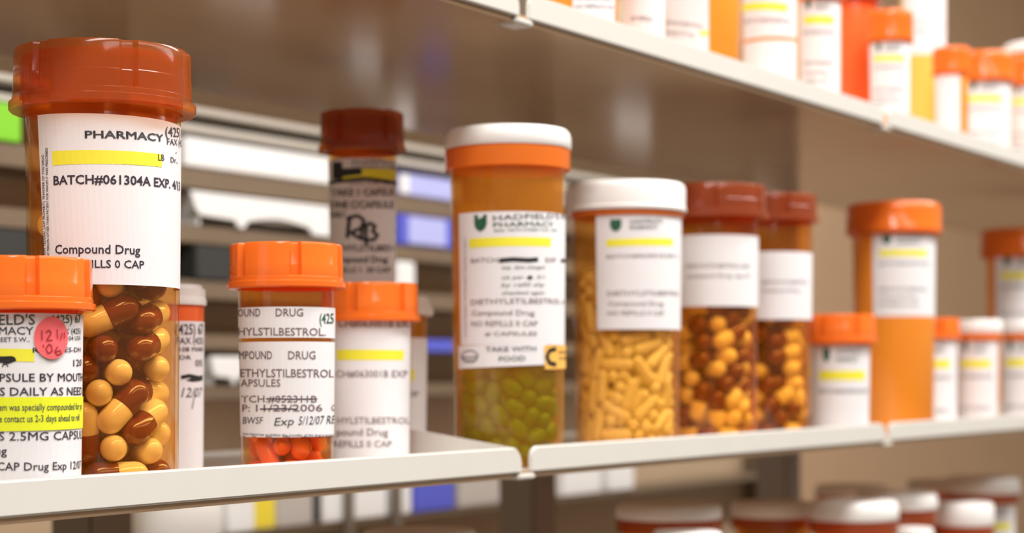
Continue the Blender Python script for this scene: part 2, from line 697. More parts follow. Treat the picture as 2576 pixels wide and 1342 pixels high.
def tray(x0, x1, z, rl, rr):
    """one shelf tray: plate with shade-tinted underside, folded front lip with rounded ends"""
    ox, oy = 0.2, 0.26
    b = MB()
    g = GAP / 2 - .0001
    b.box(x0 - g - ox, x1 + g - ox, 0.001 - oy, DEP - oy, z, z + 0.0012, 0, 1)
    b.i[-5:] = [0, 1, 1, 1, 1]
    b.box(x0 - ox + .004, x1 - ox - .004, 0.0022 - oy, 0.012 - oy, z - 0.0022, z, 1)  # return below the lip, tinted for the shade there
    o = b.build('shelf', [PAINT, UNDER_SHADE], unit)
    # lip with rounded upper corners
    pts = [(x0 - ox, z)]
    for k in range(7):
        a = math.pi - k * math.pi / 12
        pts.append((x0 - ox + rl + rl * math.cos(a), z + LIP - rl + rl * math.sin(a)))
    for k in range(7):
        a = math.pi / 2 - k * math.pi / 12
        pts.append((x1 - ox - rr + rr * math.cos(a), z + LIP - rr + rr * math.sin(a)))
    pts.append((x1 - ox, z))
    l = MB()
    l.prism(pts, 'y', 0.0 - oy, 0.0022 - oy)
    l.build('front_lip', PAINT, o, 0.0007, 3)
    if z < MIDZ - .01:
        return o
    # end flange on the right end, rising to the back
    e = MB()
    y0, y1 = 0.0026 - oy, 0.066 - oy
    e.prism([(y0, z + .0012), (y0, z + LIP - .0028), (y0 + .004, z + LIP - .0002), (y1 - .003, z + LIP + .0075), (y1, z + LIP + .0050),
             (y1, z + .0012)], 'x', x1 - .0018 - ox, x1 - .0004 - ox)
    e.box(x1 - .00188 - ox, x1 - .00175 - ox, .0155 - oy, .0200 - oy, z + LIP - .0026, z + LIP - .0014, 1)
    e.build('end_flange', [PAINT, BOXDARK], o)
    return o


GAP = 0.0070
for lev in ('low', 'mid', 'up'):
    for k in range(-2, 6):
        xa, xb = k * BAY, (k + 1) * BAY
        if lev != 'mid' and k < -1:
            continue
        tray(xa + GAP / 2, xb - GAP / 2, ZS[lev], 0.0050, 0.0072)
for k in (-1, 0, 1, 2, 4, 5):
    x = k * BAY
    u = MB()
    u.box(x - .015 - .2, x + .015 - .2, DEP + .001 - .26, DEP + .031 - .26, 0.0, 1.95)
    up_ = u.build('upright', STEEL, unit, 0.002)
    for lev in ('low', 'mid', 'up'):
        c = MB()
        c.box(x - .0064 - .2, x + .0064 - .2, -.0004 - .26, .010 - .26, ZS[lev] - .0030, ZS[lev] - .0002)
        c.build('shelf_clip', PAINT, up_, 0.0008)

# ------------------------------------------------------------------ capsules packed in vials (positions in 0.1 mm)
PACKS = {"A":[[11,-177,582,90,5,43],[161,-72,584,39,88,25],[156,-66,491,-47,-85,-25],[-16,-126,477,-22,97,8],[149,-15,686,-34,94,-2],[62,-170,276,65,24,72],[141,-109,225,53,68,50],[34,-123,139,8,100,0],[130,-48,118,-39,91,-13],[173,30,49,-17,99,2],[36,-119,393,-19,98,0],[137,-19,324,-72,-69,7],[-68,-112,400,-2,100,-7],[-20,-124,318,-2,99,-12],[-65,-163,187,7,16,-98],[-50,-114,642,23,97,-10],[30,-123,689,17,99,0],[173,31,415,-17,98,14],[171,45,162,-24,92,-31],[-171,44,915,24,93,28],[-171,43,1043,24,94,26],[-170,45,790,24,93,29],[-32,131,318,53,-7,84],[-67,83,705,-66,64,40],[6,4,197,42,-26,87],[-137,-5,235,74,46,-48],[-79,120,488,92,-4,-40],[57,-167,838,91,31,27],[82,85,842,7,95,-31],[-24,10,47,98,17,0],[-124,124,407,-70,-70,16],[128,126,738,54,-55,63],[16,-77,47,99,15,0],[97,52,542,5,-45,89],[-20,144,141,-16,-67,72],[-111,-17,706,-74,61,-29],[5,186,690,16,0,-99],[45,1,474,79,-33,-52],[39,-171,47,-98,-22,0],[17,112,47,-97,-23,0],[63,74,308,63,-11,77],[-109,-137,743,78,-62,4],[-181,24,105,7,52,-85],[100,-107,763,27,-61,-74],[-158,96,249,-18,-30,-94],[-53,-66,180,-63,39,-67],[125,7,779,-87,40,-29],[55,174,184,52,-16,-84],[85,55,196,-51,38,-77],[-35,121,575,36,-90,23],[-143,-12,354,50,86,0],[80,121,603,-42,-50,76],[-147,-112,233,17,-22,96],[-119,142,118,14,11,98],[-13,32,340,54,10,83],[-124,126,627,66,65,37],[-163,-65,449,-37,91,-17],[-65,59,803,28,96,2],[-145,-100,47,-57,82,0],[101,153,278,-45,30,84],[61,171,469,-58,21,79],[-166,-60,626,32,-87,37],[-102,-76,554,50,86,1],[-105,31,478,69,12,-72]],"C":[[51,-102,34,-89,-45,0],[33,-48,74,55,2,83],[-68,3,165,74,66,11],[-45,111,72,58,23,-78],[39,66,34,23,97,0],[-113,51,149,4,9,100],[-48,19,101,-70,-70,-11],[66,39,182,-75,-64,-17],[94,78,86,26,-32,-91],[91,1,65,66,-40,-64],[-74,-97,80,32,-25,-91],[-6,119,133,-70,-4,71],[-15,-74,124,-13,-98,-11],[115,-15,149,12,88,-46],[-47,5,34,-29,-96,0],[45,-108,150,7,-12,-99],[-109,33,34,-29,-96,0]],"J":[[-60,-42,259,-57,60,55],[118,-147,105,-72,-58,-37],[37,-185,143,-64,-13,75],[7,188,377,-87,3,49],[-16,188,124,-6,0,-100],[74,-84,217,-46,50,-74],[175,69,36,-37,93,0],[25,-56,260,-23,78,-58],[72,-174,366,-59,-25,77],[-141,49,338,88,27,-38],[-54,180,317,-94,-28,-21],[-77,24,195,-93,-17,-34],[-40,110,36,-95,-32,0],[-157,73,207,100,-9,-4],[-184,-40,276,19,-89,-42],[-84,22,36,-1,100,0],[187,25,123,-6,43,-90],[25,-187,235,83,11,-54],[-138,-128,329,65,-70,30],[119,22,391,-52,36,-78],[-26,187,36,99,14,0],[87,114,118,-16,-59,79],[-73,-101,308,37,12,92],[113,73,257,45,-84,30],[74,-7,311,-77,-60,-21],[-126,-45,445,-91,9,-40],[-187,23,416,-11,-92,36],[184,-44,356,3,14,-99],[-5,-40,326,34,-75,57],[-115,-32,128,14,29,-95],[-110,31,259,-63,-76,-16],[16,125,113,-7,-6,100],[183,43,367,22,-96,-16],[7,113,330,2,-100,9],[-71,-175,300,-14,6,-99],[93,164,249,-65,37,-67],[-78,127,132,84,54,7],[186,-34,230,0,1,-100],[84,-74,36,-98,-20,0],[34,26,362,49,86,-14],[11,174,208,24,90,36],[146,-98,185,-35,90,27],[-188,-9,212,-4,90,43],[77,-155,279,65,-75,14],[-37,-34,173,67,-18,72],[-48,-167,385,-26,-91,33],[89,167,379,2,-1,-100],[-160,-99,177,-51,82,-28],[-169,36,36,-93,37,0],[146,-120,332,-59,-71,-38],[4,61,446,-86,-18,48],[-12,-47,36,98,-22,0],[46,48,272,17,-32,-93],[-62,101,314,-34,0,94],[-31,103,392,-13,-99,-11],[52,73,36,74,-67,0],[-62,-179,52,8,-3,100],[45,-3,432,-91,-27,31],[128,-28,94,81,54,-22],[-96,-72,36,-71,70,0],[-124,-142,244,49,-43,-76],[20,17,196,-65,74,-14],[-13,-127,277,-33,2,-94],[162,98,128,25,-41,88],[-121,90,394,98,-6,-20],[61,179,147,32,-11,94],[-178,62,278,33,94,6],[116,129,36,-54,-84,0],[102,-13,240,-98,-19,-6],[55,165,36,-50,-87,0],[-33,4,100,-98,-11,-14],[-104,157,56,-4,-2,100],[150,-113,255,-60,-80,-6],[-46,-183,201,-47,12,87],[-5,30,36,71,-71,0],[64,-78,440,71,67,19],[114,-65,298,77,63,11],[83,-45,371,98,11,-18],[-184,-41,108,-22,98,-2],[133,134,190,38,-38,84],[52,104,195,-77,-58,-27],[176,-67,130,-29,-77,-57],[-183,-47,36,25,-97,0],[102,53,189,71,60,-38],[70,-160,36,31,-95,0],[-97,-162,147,26,-16,-95],[-79,-37,371,-69,-21,69],[-111,152,191,-81,-59,-5],[-160,100,124,1,1,100],[24,115,260,90,31,32],[41,46,118,23,-43,87],[93,-152,192,-56,42,-71],[-171,28,153,-91,36,-22],[-120,-55,223,7,89,-46],[-117,130,260,16,-97,-16],[8,-114,185,12,-79,60],[181,53,213,-26,90,34],[-134,133,336,58,59,57],[146,120,389,-9,11,-99],[116,48,99,-6,-38,92],[89,-2,36,96,28,0],[-134,-133,41,-67,67,-33],[-110,26,426,29,37,88],[-185,-35,354,-19,98,3],[8,-189,52,15,1,99],[-86,164,402,51,50,-70],[-133,-110,108,-80,-59,14],[-64,-104,192,14,-30,94],[-50,166,245,-1,100,-3],[-41,6,415,23,61,-76],[-9,-119,39,-98,-5,-20],[74,-94,123,55,30,78],[157,104,304,54,-82,20],[143,-122,36,65,76,0],[116,-19,169,-93,-37,-8],[-11,-139,118,80,41,-44],[109,-123,400,-37,67,-65],[87,93,327,-52,83,-22],[-48,32,327,-82,-37,-43],[40,-112,348,-66,-33,67],[173,18,294,86,38,-35],[-18,-72,402,70,66,28],[12,-188,325,75,5,-66],[-124,-34,315,-3,98,17],[-37,-72,102,-93,-35,-12],[-33,73,115,16,-24,96],[37,185,295,81,-16,56],[-109,45,109,-63,-15,-76],[63,100,395,-84,44,-31],[-23,33,260,28,-96,-2],[40,-32,122,27,10,-96],[-142,-103,397,100,5,-5],[-141,100,36,90,-44,0],[-48,97,197,100,-4,4],[186,-31,36,16,99,0]],"K":[[115,-137,763,29,-61,-74],[16,114,299,-100,7,7],[-118,-102,72,-64,71,28],[36,-88,751,-36,-37,-86],[-46,-112,614,-17,69,70],[184,-87,648,-36,-92,15],[94,-82,74,23,-50,-84],[159,-137,902,-49,-57,-65],[204,46,684,-3,47,88],[-58,13,583,2,26,-96],[-146,57,301,2,88,-47],[165,61,337,62,-55,56],[135,19,623,34,-92,-20],[88,-107,526,-31,26,92],[206,-40,29,19,98,0],[11,-179,813,-84,51,21],[3,180,387,8,60,-80],[-40,-120,169,12,-91,-39],[-54,147,762,73,53,43],[16,-152,29,100,7,0],[-41,147,623,-8,80,59],[21,-161,140,19,-97,-18],[176,24,274,62,-73,30],[30,-3,676,-97,24,1],[181,-112,395,18,28,94],[41,-38,880,-63,71,-32],[-6,-60,678,-37,55,74],[-179,-51,794,15,99,8],[150,-108,851,-3,69,72],[144,86,445,7,-68,-73],[-153,134,588,-39,-17,-91],[-105,-124,398,24,-22,95],[-208,48,461,9,40,91],[48,-180,238,66,-25,71],[99,145,29,27,-96,0],[68,43,316,-95,18,25],[84,123,912,-25,-74,62],[99,20,520,99,-10,12],[118,138,720,61,28,74],[29,205,740,99,-14,-3],[-98,119,576,18,-26,95],[-18,-60,135,-92,-38,-8],[77,-160,153,43,-56,-71],[81,50,683,-39,62,-68],[165,-87,784,-58,-1,-81],[10,-146,925,-2,100,6],[0,130,352,72,-67,20],[64,199,89,-93,30,-19],[-76,-80,895,-95,-30,7],[-146,-53,523,-96,23,14],[73,196,364,20,-17,97],[80,135,135,83,-45,34],[-37,-115,87,-48,86,-20],[-91,-147,172,13,-92,-36],[58,-175,715,-56,37,-74],[48,205,620,75,-18,-64],[-21,-56,402,-62,-78,5],[147,89,823,59,-48,65],[183,33,767,-40,-56,-72],[36,72,63,53,53,66],[11,-28,759,-51,-69,52],[-175,-41,365,-38,-87,-32],[-125,-88,695,71,-67,22],[-185,-96,566,-39,74,55],[-123,-168,29,81,-59,0],[-90,147,132,-99,11,-5],[-39,-206,886,82,-15,-55],[156,-27,75,-98,17,-14],[-151,100,487,1,100,0],[83,43,576,50,86,10],[30,95,871,61,65,-45],[153,-82,202,21,-81,55],[-92,-94,566,-23,-70,-68],[59,-78,176,93,-11,-34],[-170,-129,274,5,-7,100],[-141,-94,826,-80,-3,60],[113,-126,198,36,-80,-49],[-76,-59,709,36,-51,78],[-107,3,810,-40,40,-83],[-159,-96,444,-66,13,-74],[-123,-52,339,77,-22,60],[-65,94,807,-72,-13,68],[-127,-172,324,10,-8,99],[-173,114,895,-54,-80,-25],[-114,-112,134,65,-60,-47],[-51,33,472,89,22,41],[-39,-156,468,-4,-10,99],[-75,-165,276,49,-81,-32],[200,69,127,-20,59,-78],[46,-72,249,-46,-84,-28],[171,-122,146,46,65,60],[-19,98,240,-36,-61,71],[25,-207,29,-99,-12,0],[106,-179,516,82,48,30],[-168,26,255,42,-91,4],[148,140,869,0,28,-96],[-57,-201,199,84,-24,-49],[47,-23,197,-80,-7,60],[35,92,424,30,90,-32],[-12,181,29,81,59,0],[12,-213,280,-27,-2,-96],[-210,-9,121,3,-80,-60],[5,-17,29,-87,-50,0],[42,132,53,86,20,46],[23,153,258,-100,0,4],[-155,-51,32,93,-35,-5],[-53,-20,282,-17,-72,67],[-183,19,724,58,48,-66],[-37,77,130,8,-45,-89],[-139,88,95,94,-24,23],[-77,37,337,87,-22,-45],[-203,-61,461,17,-56,81],[-122,-43,760,92,7,38],[-25,-95,462,80,26,-54],[124,-12,798,4,-86,50],[35,-140,88,-40,91,13],[-195,72,29,-35,-94,0],[192,-28,802,38,12,-92],[103,102,518,-72,60,-36],[160,-18,227,97,18,13],[-208,34,657,12,74,66],[-173,25,68,-65,48,59],[97,-125,323,45,-6,89],[-150,-152,434,-26,26,-93],[101,-145,83,-45,55,71],[-103,79,450,-23,21,-95],[-146,-75,268,100,7,7],[-127,-171,695,-28,21,-94],[23,184,468,-18,-53,83],[4,-213,726,33,1,-94],[4,105,101,27,-90,35],[117,28,29,82,-57,0],[4,209,281,-89,2,46],[15,-167,513,28,78,56],[-203,42,359,-20,-95,-25],[98,-52,29,100,-9,0],[61,86,148,82,-57,-5],[-188,-101,80,11,-20,97],[50,24,897,-17,-50,85],[-76,193,436,-93,-37,4],[44,149,589,-93,19,-30],[-68,-185,618,14,-38,-91],[176,111,29,53,-85,0],[-128,112,29,-23,-97,0],[-126,26,548,-52,85,-8],[202,-72,285,-4,-11,99],[-107,76,162,75,-66,-9],[58,51,191,-89,46,-7],[-94,57,57,32,80,-51],[-92,138,290,-6,100,0],[-60,-17,145,-73,-58,38],[115,115,257,-66,-66,-37],[-155,54,139,-72,69,1],[-106,-185,541,-34,20,92],[-183,103,647,36,64,67],[10,11,281,22,97,-10],[-107,148,390,98,17,11],[105,-24,409,-72,-32,62],[-45,158,484,-62,77,13],[-28,41,392,99,-3,-16],[-31,-147,306,10,98,-18],[-82,0,734,86,18,47],[191,-80,710,37,89,-25],[152,-145,465,-52,-55,-66],[-25,116,686,-100,1,-7],[-23,61,714,-73,0,68],[-133,-140,780,26,-71,65],[45,-164,621,59,-66,46],[187,98,262,33,-63,70],[129,-67,332,58,7,81],[-133,159,740,77,64,2],[21,48,566,47,79,39],[9,100,630,26,94,22],[104,-148,675,42,-47,-77],[39,87,508,-55,44,71],[97,90,351,-33,93,-15],[-183,-110,661,-18,29,94],[90,-38,737,-39,45,81],[-58,199,597,95,28,-10],[-14,-12,452,83,-11,54],[-89,100,228,56,-77,-30],[204,-53,140,17,66,73],[136,-100,612,49,-75,-44],[-205,32,299,15,96,23],[169,-23,326,-70,6,-71],[9,75,815,-2,99,10],[-81,94,345,-97,24,0],[-97,-54,438,70,15,70],[10,-107,381,-19,74,-65],[-31,-145,714,-12,-14,98],[-149,97,781,-55,-81,-19],[134,-42,530,-40,46,80],[207,-14,525,-7,-99,-12],[71,-98,652,-34,62,71],[-99,12,242,-5,1,100],[84,-194,399,54,23,-81],[2,173,698,98,7,-20],[128,102,94,54,81,23],[183,33,87,58,-52,62],[97,-187,214,-66,-34,-67],[75,4,367,12,-37,-92],[-45,207,80,51,11,85],[-4,-98,29,100,1,0],[57,25,238,-96,13,-26],[10,-72,578,75,41,52],[88,189,152,88,-41,22],[-47,-10,362,-93,2,36],[43,-192,560,89,41,20],[185,2,473,-45,88,15],[-64,-105,240,-86,-51,-9],[-42,-209,691,-33,7,94],[-87,62,683,-53,9,84],[81,192,209,89,-38,25],[61,-133,845,62,-58,-53],[153,86,678,10,99,-5],[0,-158,263,-74,9,-66],[-50,134,537,22,-97,-14],[194,83,198,28,-65,71],[62,12,99,92,-12,37],[-173,-2,570,-55,82,-17],[-98,186,216,72,38,58],[88,78,735,-99,-14,4],[-118,173,338,-72,-49,-50],[65,-187,913,9,14,99],[5,-154,347,36,77,-52],[-207,25,212,11,94,-34],[-54,114,431,-73,34,59],[99,-19,881,-43,32,-85],[-158,-31,143,-81,3,58],[-59,-152,359,-23,-95,21],[75,-69,352,59,-16,79],[-156,-8,489,99,-7,13],[-122,-79,630,42,-91,-8],[-103,44,603,31,45,-84],[67,-130,392,-11,-60,-79],[36,-115,483,49,-68,-54],[-161,75,838,23,-96,16],[16,-7,618,-77,-60,-21],[42,203,531,98,-20,-5],[-105,131,80,-95,31,-8],[-51,-202,428,-97,24,3],[59,94,792,-7,100,-4],[100,-14,479,-31,-76,57],[196,81,399,-23,56,-80],[176,-64,567,-68,-66,-32],[-80,197,124,48,20,85],[144,-114,285,-5,-88,47],[-51,161,201,-74,-57,-36],[21,-122,804,-67,49,56],[-170,-26,862,82,-24,52],[-45,30,844,-17,85,50],[-128,-56,217,95,27,18],[138,20,864,51,-50,70],[149,-95,77,17,-66,-73],[-59,27,29,-52,-85,0],[-10,-30,83,96,-29,1],[159,-44,427,-46,-86,23],[126,135,378,45,33,-83],[150,47,174,-25,78,58],[-77,-120,850,-21,-94,26],[51,152,181,-85,40,-33],[157,54,916,-97,13,-22],[-147,-156,136,-12,11,-99],[134,161,445,-67,56,49],[5,149,924,-53,-53,-66],[-57,-200,85,96,-27,-1],[4,6,173,86,26,-44],[-157,47,431,-18,98,-10],[-149,47,208,-3,98,21],[193,92,540,4,-9,100]]}


def capsule_half(r, L, sign, m_, name, overlap=0.0, fat=1.0, n=20, split=0.5):
    """half of a gelatin shell along +x (sign=1) or -x"""
    h = L / 2 - r
    rr = r * fat
    xc = (split - .5) * L
    prof = [(0, xc - overlap), (rr * .97, xc - overlap), (rr, xc - overlap + .0002)]
    for k in range(0, 7):
        a = k * math.pi / 12
        prof.append((rr * math.cos(a), h + r * math.sin(a)))
    prof[-1] = (0, h + r)
    verts, faces = [], []
    rings = []
    for q, x in prof:
        if q <= 1e-9:
            rings.append([len(verts)])
            verts.append((x * sign, 0, 0))
        else:
            rings.append(list(range(len(verts), len(verts) + n)))
            for j in range(n):
                a = 2 * math.pi * j / n * sign
                verts.append((x * sign, q * math.cos(a), q * math.sin(a)))
    for A, B in zip(rings[:-1], rings[1:]):
        for j in range(n):
            j2 = (j + 1) % n
            if len(A) == 1:
                faces.append((A[0], B[j2], B[j]))
            elif len(B) == 1:
                faces.append((A[j], A[j2], B[0]))
            else:
                faces.append((A[j], A[j2], B[j2], B[j]))
    me = D.meshes.new(name)
    me.from_pydata(verts, [], faces)
    me.materials.append(m_)
    me.polygons.foreach_set('use_smooth', [True] * len(me.polygons))
    me.set_sharp_from_angle(angle=math.radians(50))
    return me


def whole_capsule(r, L, m_, name, n=16):
    h = L / 2 - r
    prof = []
    for k in range(7):
        a = -math.pi / 2 + k * math.pi / 12
        prof.append((r * math.cos(a), -h + r * math.sin(a)))
    for k in range(7):
        a = k * math.pi / 12
        prof.append((r * math.cos(a), h + r * math.sin(a)))
    prof[0] = (0, -h - r)
    prof[-1] = (0, h + r)
    verts, faces, rings = [], [], []
    for q, x in prof:
        if q <= 1e-9:
            rings.append([len(verts)])
            verts.append((x, 0, 0))
        else:
            rings.append(list(range(len(verts), len(verts) + n)))
            for j in range(n):
                a = 2 * math.pi * j / n
                verts.append((x, q * math.cos(a), q * math.sin(a)))
    for A, B in zip(rings[:-1], rings[1:]):
        for j in range(n):
            j2 = (j + 1) % n
            if len(A) == 1:
                faces.append((A[0], B[j2], B[j]))
            elif len(B) == 1:
                faces.append((A[j], A[j2], B[0]))
            else:
                faces.append((A[j], A[j2], B[j2], B[j]))
    me = D.meshes.new(name)
    me.from_pydata(verts, [], faces)
    me.materials.append(m_)
    me.polygons.foreach_set('use_smooth', [True] * len(me.polygons))
    return me


def fill(vial, pack, halves, label, group, name='capsule', spin=0.0, keep=999, core=None):
    """capsules lying in a vial, each one an object; halves = (body mesh, cap mesh) or (mesh,)"""
    M0 = Matrix.Translation(vial.P) @ Matrix.Rotation(vial.rz + spin, 4, 'Z')
    rows = PACKS[pack]
    ks = min(1.0, vial.inner / {'A': .0233, 'C': .0158, 'J': .0225, 'K': .0243}[pack] * .945)
    ca, sa = math.cos(spin), math.sin(spin)
    # nearest to the viewer and to the wall first
    rows = sorted(rows, key=lambda q: (sa * q[0] + ca * q[1]) - .25 * abs(ca * q[0] - sa * q[1]))
    rest = rows[keep:]
    rows = rows[:keep]
    if rest:
        vv, ff, ii = [], [], []
        for x, y, z, dx, dy, dz in rest:
            T = Matrix.Translation(M0 @ Vector((x * 1e-4 * ks, y * 1e-4 * ks, z * 1e-4 + vial.floor + .0006)))
            T = T @ (M0.to_3x3() @ Vector((dx, dy, dz))).normalized().to_track_quat('X', 'Z').to_matrix().to_4x4()
            for n_, me in enumerate(halves):
                base = len(vv)
                vv += [T @ q.co for q in me.vertices]
                ff += [tuple(base + k for k in pl.vertices) for pl in me.polygons]
                ii += [n_] * len(me.polygons)
        o = mesh_obj('capsule_pile', vv, ff, [me.materials[0] for me in halves], None, ii, 50)
        tag(o, core, 'capsules', kind='stuff')
    for q_, (x, y, z, dx, dy, dz) in enumerate(rows):
        if (spin and q_ % 2) or (not spin and pack == 'A' and dy > 60 and (x + z) % 5 < 3):
            dx, dy, dz = -dx, -dy, -dz
        p = M0 @ Vector((x * 1e-4 * ks, y * 1e-4 * ks, z * 1e-4 + vial.floor + .0006))
        d = (M0.to_3x3() @ Vector((dx, dy, dz))).normalized()
        q = d.to_track_quat('X', 'Z')
        if len(halves) == 1:
            o = D.objects.new(name, halves[0])
            o.location = p
            o.rotation_mode = 'QUATERNION'
            o.rotation_quaternion = q
            link(o)
        else:
            o = D.objects.new(name, None)
            o.empty_display_size = 0.003
            o.location = p
            o.rotation_mode = 'QUATERNION'
            o.rotation_quaternion = q
            link(o)
            for nm, me in zip(('capsule_body', 'capsule_cap'), halves):
                link(D.objects.new(nm, me), o)
        tag(o, label, 'capsule', group)


# direction in the packs runs from cream end to maroon end
cap_cream = capsule_half(.0047, .0218, -1, TANCAP, 'capsule_body', 0.0, 0.97)
cap_maroon = capsule_half(.0047, .0218, 1, MAROON, 'capsule_cap', 0.0, 1.0)
cap_red = whole_capsule(.0034, .0165, REDGEL, 'capsule')
cap_green = whole_capsule(.0036, .0105, GREENGEL, 'capsule')
cap_yellow = whole_capsule(.0029, .0165, YELGEL, 'capsule', 12)

# ------------------------------------------------------------------ middle shelf
Z = TOPS['mid']
G_MID = 'pill bottles on the middle shelf'

# tall vial with two-tone capsules
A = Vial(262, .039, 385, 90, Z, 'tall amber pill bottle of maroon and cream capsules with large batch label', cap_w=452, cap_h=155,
         body=AMBER_A, capm=CAPSHADED, notch=17, group=G_MID)
L = Label(A)
tl, bl = A.hit(95, 292), A.hit(116, 714)
zt, zb = A.hit(262, 285)[1], A.hit(262, 715)[1]
L.patch([(tl[0], zt + .0003), (math.radians(112), zt - .0012), (math.radians(112), zb - .0006), (bl[0], zb)], PAPER, .00012, 36, 5)
L.text('PHARMACY', (214, 348), (409, 357), 18, INKGREY, .022)
L.text('(425) 8', (415, 343), (463, 348), 24, INKGREY)
L.text('FAX (425', (419, 364), (463, 370), 16, INKGREY)
L.quad((132, 381), (407, 389), (406, 421), (133, 417), YELLOW, .0002)
L.text('LB', (397, 404), (412, 405), 16)
L.text('Dr.,', (428, 409), (445, 411), 14)
L.text('BATCH#061304A EXP. 4/13', (136, 466), (427, 474), 22, INK, .02, ref='BATCH#061304A EXP.')
L.text('Compound Drug', (140, 639), (352, 641), 22, INK, .012)
L.text('NO REFILLS 0 CAP', (138, 676), (362, 676), 19, INK, .012)
L.text('CAUTION: FEDERAL LAW PROHIBITS TRANSFER OF THIS DRUG', (117, 668), (112, 390), 9, INK)
L.text('TO ANY PERSON OTHER THAN PATIENT FOR WHOM IT WAS PRESCRIBED', (126, 668), (121, 372), 8, INK)
L.text('.', (440, 386), (443, 386), 16)
L.build()
fill(A, 'A', (cap_cream, cap_maroon), 'maroon and cream capsule inside the tall bottle with the large batch label', 'capsules in the tall left bottle', keep=52,
     core='maroon and cream capsules at the back of the tall bottle with the large batch label')

# short vial cut by the left edge of the picture
B = Vial(61, .0205, 287, 641, Z, 'short orange pill bottle with round red date sticker, cut off by the picture edge', cap_w=345, cap_h=132, body=AMBER,
         notch=6, group=G_MID)
L = Label(B)
L.sheet(-60, 205, 788, 1235, front=-120, back=97)
L.text("ELD'S", (-2, 818), (88, 817), 25, INKGREY, .01)
L.text('(425) 67', (128, 814), (201, 812), 20, INKGREEN, .01)
L.text('ARMACY', (-38, 843), (84, 842), 19, INKGREY)
L.text('FAX (425)', (140, 842), (201, 840), 14, INKGREY)
L.text('STREET S.W.,', (-25, 861), (74, 860), 11, INKGREY)
L.text('98104 USA', (150, 858), (201, 856), 11, INKGREY)
L.text('RB JAMES-DH', (82, 888), (201, 886), 12)
L.quad((-58, 877), (86, 879), (86, 911), (-58, 909), YELLOW, .0002)
L.stroke([(-20, 900), (5, 902), (30, 901), (38, 905), (22, 911), (-5, 908), (-20, 911)], 9)
L.text('A', (5, 924), (22, 924), 19)
L.text('120', (183, 922), (203, 921), 17)
L.text('PSULE BY MOUTH', (0, 961), (135, 960), 20, INK, .01, ref='PSULE BY')
L.text('S DAILY AS NEED', (0, 996), (158, 995), 20, INK, .01, ref='S DAILY AS')
LB = L
L = Label(B)
L.lift = .0002
L.quad((-60, 1000), (207, 998), (206, 1077), (-60, 1086), LIME, .00022)
L.text('em was specially compounded for yo', (0, 1034), (112, 1033), 17, INKGREY, .008, .0003, ref='em was specially')
L.text('e contact us 2-3 days ahead to refi', (0, 1063), (140, 1061), 17, INKGREY, .008, .0003, ref='e contact us 2-3 days')
L.build('sticker', label='yellow sticker with two lines of print')
L = LB
L.text('S 2.5MG CAPSULE', (-2, 1109), (121, 1108), 21, INK, .004, ref='S 2.5MG')
L.text('Drug', (-42, 1145), (18, 1145), 20)
L.text('CAP Drug Exp 12/07', (-6, 1184), (166, 1182), 20, ref='CAP Drug Exp')
L.build()
L = Label(B)
L.lift = .0004
L.disc((129, 851), 46, 54, REDST)
L.stroke([(103, 832), (104, 856)], 3, REDINK, .0005)
L.stroke([(113, 836), (121, 831), (126, 838), (114, 857), (129, 856)], 3, REDINK, .0005)
L.stroke([(140, 829), (141, 853)], 3, REDINK, .0005)
L.stroke([(148, 856), (152, 838)], 3, REDINK, .0005)
L.stroke([(157, 836), (158, 852)], 3, REDINK, .0005)
L.stroke([(106, 868), (108, 874)], 3, REDINK, .0005)
L.stroke([(120, 866), (113, 878), (118, 890), (128, 884), (126, 870), (118, 866)], 3, REDINK, .0005)
L.stroke([(142, 872), (134, 884), (140, 894), (150, 890), (147, 882), (136, 886)], 3, REDINK, .0005)
L.build('sticker', label='round red sticker with a handwritten date')

# vial with red capsules
C_ = Vial(721, .0225, 243, 606, Z, 'short orange pill bottle of red capsules with a two-part dot-matrix label', cap_w=293, cap_h=112, body=AMBER,
          notch=9, group=G_MID)
L = Label(C_)
L.sheet(600, 840, 772, 850, front=-88, back=104)
L.sheet(600, 840, 860, 1101, front=-91, back=106)
L.text('OUND', (600, 797), (656, 796), 19, INK2, lin=True)
L.text('DRUG', (694, 796), (762, 796), 19, INK2, lin=True)
L.text('(425', (803, 814), (838, 814), 25, INKGREEN, .012, lin=True)
L.text('HYLSTILBESTROL.', (601, 844), (818, 845), 19, INK2, lin=True)
L.text('MPOUND', (603, 904), (685, 904), 20, INK2, lin=True)
L.text('DRUG', (725, 904), (793, 904), 20, INK2, lin=True)
L.text('ETHYLSTILBESTROL', (606, 949), (838, 950), 20, INK2, lin=True)
L.text('APSULES', (607, 973), (706, 973), 18, INK2, lin=True)
L.text('TCH:#052311B', (609, 1013), (796, 1013), 17, INK2, lin=True)
L.text('P:', (611, 1036), (630, 1036), 17, INK2, lin=True)
L.text('11/23/2006', (645, 1036), (810, 1035), 17, INK2, lin=True)
L.text('G', (832, 1034), (842, 1034), 15, INK2, lin=True)
L.stroke([(672, 1004), (735, 1005), (797, 1004)], 3, INK)
L.stroke([(655, 1030), (710, 1029), (748, 1030)], 3, INK)
L.text('BWSF', (612, 1067), (661, 1067), 17, INKGREY, 0, .00028, .2, lin=True)
L.text('Exp', (690, 1072), (738, 1070), 20, INKGREY, 0, .00028, .25, lin=True)
L.text('5/12/07 RB', (750, 1070), (842, 1066), 21, INKGREY, 0, .00028, .3, lin=True)
L.text('Caution: federal law prohibits the transfer of this drug to any person other', (611, 1094), (842, 1097), 6, INK)
L.stroke([(605, 1098), (720, 1099), (842, 1101)], 1.5, INK)
L.build()
fill(C_, 'C', (cap_red,), 'red capsule at the bottom of the short bottle with the dot-matrix label', 'red capsules in the short bottle')

